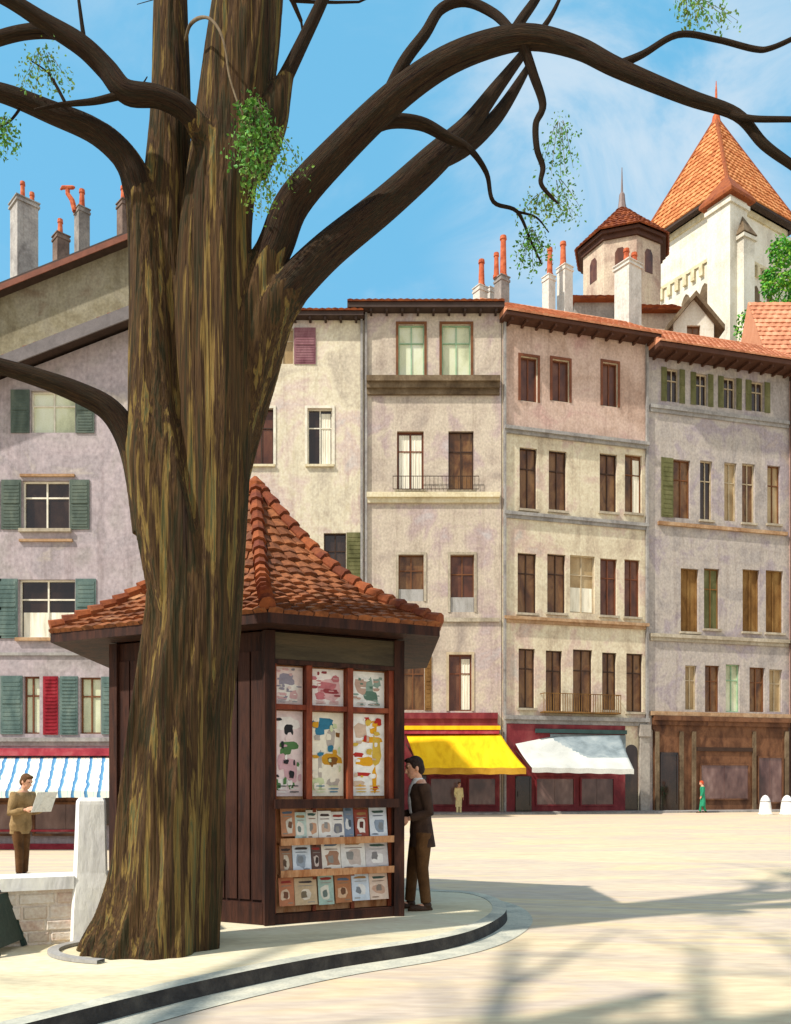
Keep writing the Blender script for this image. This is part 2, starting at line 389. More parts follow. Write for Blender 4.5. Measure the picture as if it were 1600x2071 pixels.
def house_walls(fc, root, outer, holes, depth, m, reveal=.28, name='wall'):
    """front wall with real openings and reveals, flanks and back"""
    mb = MB()
    loops = [[V(u, z, 0) for u, z in outer]]
    for (u0, u1, z0, z1) in holes: loops.append([V(u0, z0, 0), V(u0, z1, 0), V(u1, z1, 0), V(u1, z0, 0)])
    flatp = [p for l in loops for p in l]
    tris = tessellate_polygon(loops)
    vs = [fc.p(p.x, p.y) for p in flatp]
    fs = []
    for t in tris:
        a, b, c = (vs[i] for i in t)
        fs.append(t if (b-a).cross(c-a).dot(fc.n) > 0 else t[::-1])
    mb.add(vs, fs)
    for (u0, u1, z0, z1) in holes:
        q = [(u0, z0), (u0, z1), (u1, z1), (u1, z0)]
        for i in range(4):
            a, b = q[i], q[(i+1) % 4]
            mb.quad(fc.p(*a), fc.p(*b), fc.p(b[0], b[1], -reveal), fc.p(a[0], a[1], -reveal))
    k = len(outer)
    for i in range(k):
        a, b = outer[i], outer[(i+1) % k]
        mb.quad(fc.p(*b), fc.p(*a), fc.p(a[0], a[1], -depth), fc.p(b[0], b[1], -depth))
    mb.add([fc.p(u, z, -depth) for u, z in outer], [list(range(k))])
    return mb.build(name, m, root)

def window(fc, root, r, glass, frame, sill=None, shutter=None, sides='lr', curtain=None, panel=None, bars=(1, 1), surround=None, reveal=.28, shut_w=.55):
    u0, u1, z0, z1 = r; w = u1-u0; h = z1-z0
    f = MB(); t = .06 if w > .5 else .045
    n0, n1 = -.24, -.15
    fc.box(f, u0, u0+t, z0, z1, n0, n1); fc.box(f, u1-t, u1, z0, z1, n0, n1)
    fc.box(f, u0+t, u1-t, z0, z0+t, n0, n1); fc.box(f, u0+t, u1-t, z1-t, z1, n0, n1)
    for i in range(bars[0]):
        c = u0+w*(i+1)/(bars[0]+1); fc.box(f, c-t/2, c+t/2, z0+t, z1-t, n0+.01, n1-.01)
    for i in range(bars[1]):
        c = z0+h*(i+2)/(bars[1]+2); fc.box(f, u0+t, u1-t, c-t/2, c+t/2, n0+.02, n1-.02)
    o = f.build('window', M[frame], root)
    g = MB(); fc.box(g, u0+.005, u1-.005, z0+.005, z1-.005, -.30, -.22); g.build('pane', M[glass], o)
    if sill:
        g = MB(); fc.box(g, u0-.1, u1+.1, z0-.13, z0-.003, -.1, .14); g.build('sill', M[sill], o)
    if surround:
        g = MB(); e = .14
        fc.box(g, u0-e, u0-.003, z0, z1+e, .003, .05); fc.box(g, u1+.003, u1+e, z0, z1+e, .003, .05); fc.box(g, u0, u1, z1+.003, z1+e, .003, .048)
        g.build('surround', M[surround], o)
    if shutter:
        for sd in sides:
            g = MB(); sw = w*shut_w
            a, b = (u0-sw-.03, u0-.03) if sd == 'l' else (u1+.03, u1+sw+.03)
            fc.box(g, a, b, z0-.02, z1+.02, .015, .05)
            fc.box(g, a+.06, b-.06, z0+h*.52, z1-.08, .045, .07); fc.box(g, a+.06, b-.06, z0+.08, z0+h*.47, .045, .07)
            ns = 12
            for i in range(ns):
                zz = z0+.12+(h-.24)*(i+.5)/ns
                fc.box(g, a+.1, b-.1, zz-.02, zz+.02, .065, .085)
            g.build('shutter', M[shutter], o)
    if curtain:
        for (a, b, c, d) in ([(.08, .46, .03, .95), (.54, .92, .03, .95)] if curtain == 'both' else [(.55, .92, .03, .93)] if curtain == 'right' else [(.05, .95, .03, .45)]):
            g = MB(); k = 8
            pts = [fc.p(u0+w*lerp(a, b, i/k), 0, -.205+.012*math.sin(i*2.6)) for i in range(k+1)]
            zb, zt = z0+h*c, z0+h*d
            for i in range(k):
                g.quad(pts[i]+V(0, 0, zb), pts[i+1]+V(0, 0, zb), pts[i+1]+V(0, 0, zt), pts[i]+V(0, 0, zt))
            g.build('curtain', M['curtain'], o)
    if panel:
        g = MB(); fc.box(g, u0+.02, u1-.02, z0, z0+h*.26, -.14, -.04); g.build('panel', M[panel], o)
    return o

def tiles(mb, L, Rr, TL, TR, tw, ch, prof=None, lift=.02, rnd=.25, gap=.012, mi=0):
    """courses of single tiles on a roof plane running from the eave L-R to the top TL-TR"""
    sl = ((TL+TR)/2-(L+Rr)/2).length; nc = max(2, int(sl/ch))
    nrm = (Rr-L).cross(((TL+TR)/2)-(L+Rr)/2).normalized()
    if nrm.z < 0: nrm = -nrm
    def P(s, t):
        p = lerp(lerp(L, TL, t), lerp(Rr, TR, t), s)
        return p+V(0, 0, prof(t)) if prof else p
    for c in range(nc):
        t0, t1 = c/nc, min(1, (c+1.25)/nc)
        w = (lerp(Rr, TR, t0)-lerp(L, TL, t0)).length
        k = max(1, int(w/tw))
        off = .5*(c % 2)/k if k > 2 else 0
        cuts = sorted(set([0.0, 1.0]+[(i+off*k)/k for i in range(k+1) if 0 < (i+off*k)/k < 1]))
        for s0, s1 in zip(cuts, cuts[1:]):
            if s1-s0 < .02/k: continue
            j = R.uniform(-rnd, rnd)*lift
            g = gap/max(w, .1)*.5
            a, b, d, e = P(s0+g, t0), P(s1-g, t0), P(s1-g, t1), P(s0+g, t1)
            hi0 = nrm*(lift*1.9+j); hi1 = nrm*(lift*.4+j); md = nrm*(lift*.8)
            m0, m1 = (a+b)/2+hi0+md, (d+e)/2+hi1+md
            vs = [a+hi0, m0, b+hi0, d+hi1, m1, e+hi1, a, b, d, e]
            mb.add(vs, [(0, 1, 4, 5), (1, 2, 3, 4), (0, 6, 7, 2, 1), (0, 5, 9, 6), (2, 7, 8, 3)], mi)

def chimney(root, px0, px1, ytop, ybot, d, m, pots, rot=.6, below=3.0):
    """pots: list of (px, ytop, width px)"""
    c0 = at((px0+px1)/2, ybot, d); top = at(0, ytop, d).z
    w = (px1-px0)/F*d*.5/(math.cos(rot)*.5+math.sin(rot)*.5)*.5
    ax, ay = V(math.cos(rot), math.sin(rot), 0), V(-math.sin(rot), math.cos(rot), 0)
    mb = MB(); z0 = c0.z-below
    def bx(hw, za, zb): mb.obox(V(c0.x, c0.y, (za+zb)/2), ax*hw, ay*hw, V(0, 0, (zb-za)/2))
    bx(w, z0, top-.32); bx(w*1.14, top-.32, top-.2); bx(w*1.02, top-.2, top-.06); bx(w*1.16, top-.06, top)
    o = mb.build('chimney', M[m], root)
    for (px, yt, wp) in pots:
        p = at(px, ytop, d); zt = at(0, yt, d).z; r = wp/F*d*.5
        g = MB()
        g.tube([(p.x, p.y, top-.02), (p.x, p.y, top+.15), (p.x, p.y, top+.16), (p.x, p.y, zt-.22), (p.x, p.y, zt-.2), (p.x, p.y, zt)],
               [r*1.15, r*1.1, r*.9, r*.72, r*.95, r*.85], 10)
        g.build('chimney_pot', M['pot'], o)
    return o

def ledge(fc, root, px0, px1, y0, y1, proj, m, name='ledge', steps=1):
    u0, u1 = fc.uz(px0, (y0+y1)/2)[0], fc.uz(px1, (y0+y1)/2)[0]
    xm = (px0+px1)/2; z1, z0 = fc.uz(xm, y0)[1], fc.uz(xm, y1)[1]
    mb = MB()
    for i in range(steps):
        a, b = lerp(z0, z1, i/steps), lerp(z0, z1, (i+1)/steps)
        fc.box(mb, u0, u1, a, b, -.02, proj*(i+1)/steps)
    return mb.build(name, M[m], root)

def eave_roof(fc, root, zc, over, thick, half, rise, tile, eave, ext=(.25, .25), ridge_tiles=True):
    """pitched tiled roof with a boarded eave over a façade"""
    u0, u1 = -ext[0], fc.len+ext[1]
    n0 = over
    mb = MB(); fc.box(mb, u0, u1, zc, zc+thick, -.3, over)
    nr = int((u1-u0)/.8)
    for i in range(nr):                         # rafter ends
        c = u0+(u1-u0)*(i+.5)/nr; fc.box(mb, c-.06, c+.06, zc-.16, zc, .01, over*.85)
    rf = MB()
    A, B = fc.p(u0, zc+thick, over+.08), fc.p(u1, zc+thick, over+.08)
    D, Cc = fc.p(u0, zc+thick+rise, over+.08-half), fc.p(u1, zc+thick+rise, over+.08-half)
    E, G = fc.p(u0, zc+thick, over+.08-2*half), fc.p(u1, zc+thick, over+.08-2*half)
    rf.quad(A, B, Cc, D); rf.quad(D, Cc, G, E)
    rf.add([A, D, E], [(0, 1, 2)]); rf.add([B, G, Cc], [(0, 1, 2)])
    tiles(rf, A, B, D, Cc, .34, .36, lift=.045)
    if ridge_tiles: rf.tube([D, Cc], .12, 8)
    o = rf.build('roof', M[tile], root)
    mb.build('eave', M[eave], o)
    return o

ROW = 'houses in the row across the square'
def row_house(name, label, px0, d0, px1, d1):
    a, b = at(px0, 0, d0), at(px1, 0, d1)
    fc = Face((a.x, a.y), (b.x, b.y))
    return fc, thing(name, label, 'house', (fc.o+fc.u*fc.len/2), 0, ROW)

# --- cream house behind the kiosk
fc, h = row_house('town_house', 'cream house with a purple attic shutter, between the big trunk and the beige house', 470, 47.02, 736, 47.02)
zt = fc.uz(600, 648)[1]
wins = [((503, 826, 553, 940), dict(glass='glassred', frame='frame_dark', surround='frame_white', sill='ledge_cream')),
        ((622, 826, 672, 940), dict(glass='glassdark', frame='frame_white', surround='frame_white', sill='ledge_cream', curtain='right')),
        ((548, 664, 594, 736), dict(glass='glasstan', frame='frame_stone', shutter='shut_purple', sides='r', shut_w=.95)),
        ((655, 1078, 700, 1185), dict(glass='glassdark', frame='frame_dark', shutter='shut_olive', sides='r', shut_w=.7, sill='ledge')),
        ((655, 1318, 700, 1430), dict(glass='glassdark', frame='frame_dark', sill='ledge')),
        ((520, 1318, 565, 1430), dict(glass='glassdark', frame='frame_dark', sill='ledge'))]
rs = [fc.rect(*w[0]) for w in wins]
house_walls(fc, h, [(0, 0), (fc.len, 0), (fc.len, zt), (0, zt)], rs, 8, M['w_b1'])
for r, w in zip(rs, wins): window(fc, h, r, **w[1])
ledge(fc, h, 470, 734, 1196, 1206, .12, 'ledge_cream')
ledge(fc, h, 470, 734, 1440, 1455, .15, 'ledge')
eave_roof(fc, h, zt, .55, .22, 3.4, 1.5, 'tile_dark', 'eave_dark', (.3, 0))
mb = MB(); fc.box(mb, fc.len-.18, fc.len-.06, 0, zt, .04, .16); mb.build('drainpipe', M['ledge_grey'], h)

# --- beige house with the yellow awning
fc, h = row_house('town_house', 'beige house with wood-framed attic windows and a yellow awning over its shop', 737, 47, 1014, 47)
zt = fc.uz(880, 634)[1]
wins = [((806, 656, 858, 764), dict(glass='glassgreen', frame='frame_mint', surround='frame_brown')),
        ((894, 656, 952, 764), dict(glass='glassgreen', frame='frame_mint', surround='frame_brown')),
        ((803, 872, 857, 990), dict(glass='glassred', frame='frame_red', curtain='both', sill='ledge')),
        ((907, 872, 958, 992), dict(glass='glassbrown', frame='frame_dark', sill='ledge')),
        ((806, 1122, 857, 1216), dict(glass='glassbrown', frame='frame_brown', panel='shut_grey', surround='ledge')),
        ((911, 1122, 959, 1238), dict(glass='glassred', frame='frame_brown', panel='shut_grey', surround='ledge')),
        ((812, 1326, 858, 1436), dict(glass='glassbrown', frame='frame_brown', shutter='shut_brown', sides='r', shut_w=.3)),
        ((908, 1324, 954, 1438), dict(glass='glassred', frame='frame_red', curtain='right', surround='frame_stone'))]
rs = [fc.rect(*w[0]) for w in wins]
house_walls(fc, h, [(0, 0), (fc.len, 0), (fc.len, zt), (0, zt)], rs, 9, M['w_b2'])
for r, w in zip(rs, wins): window(fc, h, r, **w[1])
ledge(fc, h, 742, 1010, 767, 800, .5, 'ledge_brown', 'cornice', 3)
ledge(fc, h, 742, 1010, 998, 1018, .28, 'ledge_cream', 'cornice', 2)
ledge(fc, h, 742, 1010, 1250, 1258, .12, 'ledge')
mb = MB()
u0, u1, z0, z1 = fc.rect(795, 965, 968, 992)
fc.box(mb, u0, u1, z1-.03, z1, .18, .22); fc.box(mb, u0, u1, z0, z0+.03, .18, .22)
for i in range(22):
    c = lerp(u0, u1, i/21); fc.box(mb, c-.012, c+.012, z0, z1, .19, .21)
mb.build('railing', M['frame_dark'], h)
eave_roof(fc, h, zt, .65, .28, 4.2, 1.7, 'tile_dark', 'eave_dark', (.9, .1))
mb = MB(); fc.box(mb, .04, .16, 0, zt, .04, .16); mb.build('drainpipe', M['ledge_grey'], h)
chimney(h, 957, 986, 582, 626, 50.4, 'render_white', [(974, 526, 14)])
chimney(h, 1000, 1030, 562, 626, 50.2, 'render_grey', [(1018, 478, 15), (1004, 512, 12)])
chimney(h, 982, 1002, 584, 626, 51.4, 'render_white', [])
# shop
def shop(fc, root, rect, m, panels, door=None, fascia=None):
    u0, u1, z0, z1 = fc.rect(*rect); z0 = 0
    mb = MB(); fc.box(mb, u0, u1, z0, z1, .01, .14)
    o = mb.build('shop_front', M[m], root)
    for (x0, y0, x1, y1) in panels:
        a, b, c, d = fc.rect(x0, y0, x1, y1)
        g = MB(); t = .09
        fc.box(g, a, b, c, c+t, .14, .22); fc.box(g, a, b, d-t, d, .14, .22)
        fc.box(g, a, a+t, c+t, d-t, .14, .22); fc.box(g, b-t, b, c+t, d-t, .14, .22)
        k = g.build('display_window', M[m], o)
        g = MB(); fc.box(g, a+t, b-t, c+t, d-t, .13, .17); 
        fc.box(g, (a+b)/2-.03, (a+b)/2+.03, c+t, d-t, .16, .19)
        g2 = g.build('pane', M['shop_glass'], o)
    if door:
        a, b, c, d = fc.rect(*door); c = .02
        g = MB(); fc.box(g, a, b, c, d, .14, .18); fc.box(g, a, a+.1, c, d, .18, .21); fc.box(g, b-.1, b, c, d, .18, .21)
        fc.box(g, a, b, d-.12, d, .18, .21); fc.box(g, a, b, c, c+.4, .18, .205); fc.box(g, a+.12, a+.16, c+.9, c+1.2, .2, .26)
        g.build('door', M['glassdark'], o)
    return o
s = shop(fc, h, (742, 1466, 1010, 1645), 'shop_red', [(868, 1572, 935, 1630), (945, 1572, 1004, 1630)], (835, 1560, 862, 1644))
ledge(fc, h, 742, 1006, 1442, 1466, .24, 'shop_red', 'shop_fascia', 2)
def awning(root, tl, tr, bl, br, d_top, d_bot, m, valance, val_px, slate=None, scallop=0):
    A, B, Cc, D = at(tl[0], tl[1], d_top), at(tr[0], tr[1], d_top), at(br[0], br[1], d_bot), at(bl[0], bl[1], d_bot)
    mb = MB(); nu, nv = 40, 24
    P = lambda s, t: lerp(lerp(A, B, s), lerp(D, Cc, s), t)+V(0, 0, -.10*math.sin(t*math.pi)-.015*math.sin(s*31)*t)
    g = [[P(i/nu, j/nv) for i in range(nu+1)] for j in range(nv+1)]
    th = V(0, 0, -.03)
    vs = [p for r_ in g for p in r_]; k = len(vs); vs = vs+[p+th for p in vs]
    fs = []; sl_ = set()
    for j in range(nv):
        for i in range(nu):
            a = j*(nu+1)+i; q = (a, a+nu+1, a+nu+2, a+1); fs += [q, tuple(k+x for x in q[::-1])]
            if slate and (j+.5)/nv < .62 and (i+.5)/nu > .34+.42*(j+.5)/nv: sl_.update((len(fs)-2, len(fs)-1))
    ring = [i for i in range(nu+1)]+[j*(nu+1)+nu for j in range(1, nv+1)]+[nv*(nu+1)+i for i in range(nu-1, -1, -1)]+[j*(nu+1) for j in range(nv-1, 0, -1)]
    for i in range(len(ring)):
        a, b = ring[i], ring[(i+1) % len(ring)]; fs.append((a, b, b+k, a+k))
    mb.add(vs, fs)
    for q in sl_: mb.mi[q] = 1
    o = mb.build('awning', [m]+([slate] if slate else []), root, smooth_=True)
    vh = val_px/F*d_bot
    mb = MB()
    for i in range(nu):
        a, b = g[nv][i], g[nv][i+1]
        dn = V(0, 0, -vh-(scallop*(.5+.5*math.cos(i*math.pi)) if scallop else 0))
        mb.prism([a, b, b+dn, a+dn], V(0, -.03, 0))
    mb.build('valance', valance, o)
    mb = MB()
    up = at(0, 1478, d_top).z
    for e0, e1 in ((A, D), (B, Cc)):
        mb.tube([e0+V(0, .05, -.5), e1+V(0, .03, -.06)], .03, 6)
    mb.tube([D+V(0, .03, -.05), Cc+V(0, .03, -.05)], .035, 6)
    mb.build('awning_arm', M['frame_dark'], o)
    return o
a = awning(h, (822, 1486), (1012, 1484), (850, 1553), (1064, 1553), 46.75, 43.8, M['awn_yellow'], M['awn_ochre'], 13)
ledge(fc, h, 818, 1010, 1469, 1477, .5, 'awn_yellow', 'awning_box')
ledge(fc, h, 818, 1008, 1478.3, 1485, .46, 'awn_red', 'awning_rail')

# --- pale yellow house with the white awning
fc, h = row_house('town_house', 'narrow pale yellow house with a peach top storey and a white awning over its shop', 1016, 47, 1311, 49.4)
zt = fc.uz(1165, 676)[1]
W = lambda *k, **kw: (k, kw)
br = dict(glass='glassbrown', frame='frame_dark', sill='ledge')
wins = [W(1053, 722, 1087, 812, glass='glassred', frame='frame_red', surround='frame_red', bars=(1, 0)),
        W(1117, 728, 1151, 812, glass='glassred', frame='frame_red', surround='frame_red', bars=(1, 0)),
        W(1219, 734, 1249, 822, glass='glassred', frame='frame_red', surround='frame_red', bars=(1, 0))]
wins += [W(1051, 906, 1086, 1030, **br), W(1110, 912, 1146, 1033, **br), W(1213, 918, 1248, 1036, **br),
         W(1264, 920, 1298, 1038, glass='glassbrown', frame='frame_brown', sill='ledge', curtain='right')]
wins += [W(1047, 1119, 1085, 1240, **br), W(1107, 1121, 1144, 1240, **br), W(1153, 1124, 1203, 1240, glass='glasstan', frame='frame_stone', curtain='low'),
         W(1214, 1130, 1248, 1245, glass='glassred', frame='frame_red', sill='ledge'), W(1263, 1132, 1294, 1248, glass='glassred', frame='frame_red', sill='ledge')]
wins += [W(1049, 1312, 1082, 1432, **br), W(1104, 1316, 1137, 1438, **br), W(1159, 1314, 1198, 1440, **br),
         W(1218, 1320, 1247, 1436, **br), W(1267, 1322, 1300, 1440, **br)]
rs = [fc.rect(*w[0]) for w in wins]
house_walls(fc, h, [(0, 0), (fc.len, 0), (fc.len, zt), (0, zt)], rs, 9, M['w_b3'])
for r, w in zip(rs, wins): window(fc, h, r, **w[1])
# peach render of the top storey: a skin 12 mm proud with its own openings
u0, u1, z0, z1 = 0.02, fc.len-.02, fc.uz(1165, 886)[1], zt
mb = MB()
lo = [[V(u0, z0, 0), V(u1, z0, 0), V(u1, z1, 0), V(u0, z1, 0)]]+[[V(a-.15, c-.02, 0), V(a-.15, d+.15, 0), V(b+.15, d+.15, 0), V(b+.15, c-.02, 0)] for a, b, c, d in rs[:3]]
fp = [p for l in lo for p in l]; vs = [fc.p(p.x, p.y, .012) for p in fp]
mb.add(vs, [t if (vs[t[1]]-vs[t[0]]).cross(vs[t[2]]-vs[t[0]]).dot(fc.n) > 0 else t[::-1] for t in tessellate_polygon(lo)])
mb.build('render_skin', M['w_b3top'], h)
ledge(fc, h, 1018, 1309, 880, 893, .3, 'ledge_grey', 'cornice', 2)
ledge(fc, h, 1018, 1309, 1047, 1060, .2, 'ledge_grey', 'cornice', 2)
ledge(fc, h, 1018, 1309, 1254, 1266, .25, 'ledge_orange', 'cornice', 2)
ledge(fc, h, 1018, 1309, 1450, 1466, .3, 'ledge_grey', 'cornice', 2)
mb = MB()
u0, u1, z0, z1 = fc.rect(1092, 1405, 1246, 1442)
fc.box(mb, u0, u1, z0-.06, z0+.02, .02, .55); fc.box(mb, u0, u1, z1-.04, z1, .5, .55); fc.box(mb, u0, u0+.04, z1-.04, z1, .02, .5); fc.box(mb, u1-.04, u1, z1-.04, z1, .02, .5)
for i in range(34):
    c = lerp(u0, u1, i/33); fc.box(mb, c-.014, c+.014, z0, z1, .51, .54)
mb.build('balcony', M['shut_brown'], h)
eave_roof(fc, h, zt, .9, .2, 4.0, 2.7, 'tile_pink', 'eave', (.15, .3))
mb = MB(); fc.box(mb, fc.len-.2, fc.len-.07, 0, zt, .04, .17); mb.build('drainpipe', M['ledge_grey'], h)
mb = MB(); fc.box(mb, .05, .17, 0, zt, .04, .17); mb.build('drainpipe', M['ledge_grey'], h)
chimney(h, 1097, 1123, 560, 640, 51.5, 'render_white', [(1112, 502, 13)])
chimney(h, 1127, 1158, 541, 645, 52.2, 'render_white', [(1139, 490, 14)])
chimney(h, 1244, 1296, 537, 655, 53.5, 'render_white', [(1267, 504, 14), (1283, 512, 14)])
s = shop(fc, h, (1020, 1466, 1262, 1645), 'shop_red', [(1080, 1572, 1160, 1630), (1170, 1572, 1240, 1630)], (1040, 1570, 1072, 1644))
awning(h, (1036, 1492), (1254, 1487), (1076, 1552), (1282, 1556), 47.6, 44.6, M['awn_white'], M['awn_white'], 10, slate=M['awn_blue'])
ledge(fc, h, 1080, 1262, 1476, 1484, .34, 'teal_dark', 'awning_rail')
u0, u1, z0, z1 = fc.rect(1110, 1486, 1262, 1530)
mb = MB(); fc.box(mb, u0, u1, z0, z1, .15, .2); mb.build('fascia_panel', M['awn_blue'], h)
# arched passage in the corner pier
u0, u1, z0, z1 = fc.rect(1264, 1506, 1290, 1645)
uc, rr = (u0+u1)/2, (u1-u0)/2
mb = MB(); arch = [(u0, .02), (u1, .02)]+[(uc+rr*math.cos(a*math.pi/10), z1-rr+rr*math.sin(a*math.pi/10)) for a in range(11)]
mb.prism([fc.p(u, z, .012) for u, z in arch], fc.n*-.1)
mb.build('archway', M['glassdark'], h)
mb = MB(); fc.box(mb, u1+.06, fc.len-.02, 0, fc.uz(1300, 1490)[1], .012, .2); fc.box(mb, u1, fc.len, fc.uz(1300, 1490)[1], fc.uz(1300, 1466)[1], .01, .3)
mb.build('pier', M['stone_grey'], h)

# --- grey house with the brown shopfront
fc, h = row_house('town_house', 'grey stone house with closed ochre shutters above a dark brown wooden shopfront', 1312, 49.4, 1596, 51.8)
zt = fc.uz(1455, 742)[1]
gs = dict(glass='glassdark', frame='frame_stone', shutter='shut_olive', sides='lr', shut_w=.45)
wins = [W(1349, 746, 1373, 813, **gs), W(1408, 756, 1431, 820, **gs), W(1464, 764, 1488, 826, **gs), W(1520, 772, 1545, 832, **gs)]
wins += [W(1362, 930, 1396, 1048, glass='glassbrown', frame='frame_brown', shutter='shut_olive', sides='l', shut_w=.7),
         W(1416, 932, 1441, 1052, glass='glassdark', frame='frame_stone', sill='ledge'), W(1465, 936, 1490, 1054, glass='glasstan', frame='frame_stone'),
         W(1501, 938, 1527, 1058, glass='glassbrown', frame='frame_stone', sill='ledge'), W(1552, 942, 1578, 1060, glass='glasstan', frame='frame_brown', sill='ledge')]
oc = dict(glass='shut_brown', frame='shut_brown', bars=(1, 0), sill='ledge')
wins += [W(1377, 1150, 1413, 1278, **oc), W(1424, 1150, 1455, 1272, glass='shut_olive', frame='shut_brown', sill='ledge'), W(1502, 1152, 1536, 1278, **oc), W(1549, 1154, 1584, 1280, **oc)]
wins += [W(1386, 1346, 1409, 1436, glass='glasstan', frame='frame_stone'), W(1426, 1346, 1455, 1440, glass='glassbrown', frame='frame_brown'),
         W(1468, 1344, 1496, 1440, glass='glassgreen', frame='frame_mint'), W(1516, 1350, 1547, 1440, glass='glassbrown', frame='frame_brown'), W(1556, 1354, 1582, 1440, glass='glasstan', frame='frame_stone')]
rs = [fc.rect(*w[0]) for w in wins]
house_walls(fc, h, [(0, 0), (fc.len, 0), (fc.len, zt), (0, zt)], rs, 9, M['w_b4'])
for r, w in zip(rs, wins): window(fc, h, r, **w[1])
ledge(fc, h, 1314, 1594, 836, 850, .18, 'ledge_grey', 'cornice', 2)
ledge(fc, h, 1330, 1590, 1066, 1073, .16, 'ledge_orange')
ledge(fc, h, 1314, 1594, 1288, 1302, .2, 'ledge', 'cornice', 2)
ledge(fc, h, 1314, 1594, 1442, 1450, .24, 'ledge_orange', 'cornice')
eave_roof(fc, h, zt, 1.3, .26, 4.4, 3.1, 'tile_pink', 'eave', (.1, .0))
s = shop(fc, h, (1320, 1462, 1590, 1640), 'shop_brown', [(1412, 1545, 1512, 1618), (1528, 1530, 1580, 1625)], (1332, 1522, 1368, 1640))
ledge(fc, h, 1318, 1592, 1451, 1478, .4, 'shop_brown', 'shop_fascia', 3)
ledge(fc, h, 1400, 1522, 1512, 1520, .22, 'frame_dark', 'shop_fascia')
for x0, x1 in ((1322, 1329), (1371, 1378), (1396, 1403), (1518, 1524), (1583, 1590)):
    a, b, c, d = fc.rect(x0, 1480, x1, 1640); mb = MB(); fc.box(mb, a, b, 0, d, .145, .26); mb.build('pilaster', M['ledge_brown'], h)

# --- sliver of the next house
fc, h = row_house('town_house', 'pink house of which only a narrow strip shows at the right edge of the picture', 1598, 51.7, 1840, 51.7)
zt = fc.uz(1700, 770)[1]
rs = [fc.rect(1640, y, 1690, y+110) for y in (900, 1130, 1330)]+[fc.rect(1740, y, 1790, y+110) for y in (900, 1130, 1330)]
house_walls(fc, h, [(0, 0), (fc.len, 0), (fc.len, zt), (0, zt)], rs, 9, M['w_b5'])
for r in rs: window(fc, h, r, glass='glassbrown', frame='frame_brown', sill='ledge')
eave_roof(fc, h, zt, .6, .25, 4.5, 2.6, 'tile_pink', 'eave', (0, .3))
mb = MB(); fc.box(mb, .0, .16, 0, zt, .04, .18); mb.build('drainpipe', M['frame_dark'], h)
shop(fc, h, (1606, 1462, 1830, 1640), 'shop_red', [(1620, 1530, 1700, 1620)])

# far pavement along the row
mb = MB()
pl = [at(440, 0, 47), at(1014, 0, 47), at(1312, 0, 49.5), at(1597, 0, 51.9), at(2000, 0, 51.8)]
pl = [V(p.x, p.y, 0) for p in pl]
fr = [p+V(.25, -1.9, 0) for p in pl]
for i in range(4):
    mb.add([fr[i]+V(0, 0, .1), fr[i+1]+V(0, 0, .1), pl[i+1]+V(0, .0, .1), pl[i]+V(0, 0, .1), fr[i], fr[i+1]], [(0, 1, 2, 3), (4, 5, 1, 0)])
struct(mb.build('far_pavement', M['ledge_grey']))

# ------------------------------------------------------------------ left: gabled house
D1 = 33.4; g1 = -.97
a, b = at(-240, 0, D1), at(318, 0, D1)
fc = Face((a.x, a.y), (b.x, b.y))
h = thing('gabled_house', 'grey plaster house with green shutters and a blue striped awning, left of the big trunk', 'house', (fc.o+fc.u*fc.len/2)+V(0, 0, g1))
rake = lambda px: 745-.39*(px-60)
apx = 296
zl = fc.uz(-240, rake(-240))[1]; ua, za = fc.uz(apx, rake(apx)); zr = fc.uz(318, rake(apx)+8)[1]
gw = dict(frame='frame_white', shutter='shut_green', shut_w=.42, reveal=.28)
wins = [W(62, 790, 152, 875, glass='glassgreen', **gw), W(-150, 800, -62, 875, glass='glassdark', **gw),
        W(45, 972, 140, 1070, glass='glassdark', sill='ledge', **gw), W(-130, 972, -40, 1070, glass='glassdark', sill='ledge', **gw),
        W(38, 1172, 152, 1290, glass='glassdark', sill='ledge_orange', curtain='low', frame='frame_white', shutter='shut_teal', shut_w=.36), W(-140, 1172, -40, 1290, glass='glassdark', sill='ledge_orange', **gw),
        W(48, 1368, 80, 1484, glass='glassgreen', frame='frame_red', shutter='shut_teal', sides='l', shut_w=1.4),
        W(162, 1370, 204, 1484, glass='glassgreen', frame='frame_brown', shutter='shut_teal', sides='r', shut_w=.7),
        W(-100, 1370, -60, 1484, glass='glassgreen', frame='frame_brown', shutter='shut_teal', sides='lr', shut_w=.7)]
wins = [(k, {a: b for a, b in d.items() if a != 'reveal'}) for k, d in wins]
rs = [fc.rect(*w[0]) for w in wins]
house_walls(fc, h, [(0, g1-.2), (fc.len, g1-.2), (fc.len, zr), (ua, za), (0, zl)], rs, 5, M['w_left'])
for r, w in zip(rs, wins): window(fc, h, r, **w[1])
for x0, x1, m in ((88, 118, 'shut_red'), (122, 158, 'shut_teal')):
    u0, u1, z0, z1 = fc.rect(x0, 1368, x1, 1486)
    mb = MB(); fc.box(mb, u0, u1, z0, z1, .015, .05)
    for i in range(16):
        zz = lerp(z0+.1, z1-.1, i/15); fc.box(mb, u0+.07, u1-.07, zz-.03, zz+.02, .05, .075)
    mb.build('shutter', M[m], h)
for x0, x1, y in ((42, 152, 960), (40, 148, 1091)):
    ledge(fc, h, x0, x1, y, y+5, .1, 'ledge_orange', 'lintel')
ledge(fc, h, -240, 316, 1492, 1508, .14, 'ledge_grey', 'cornice', 2)
ledge(fc, h, -240, 316, 1320, 1326, .08, 'ledge_grey', 'cornice')
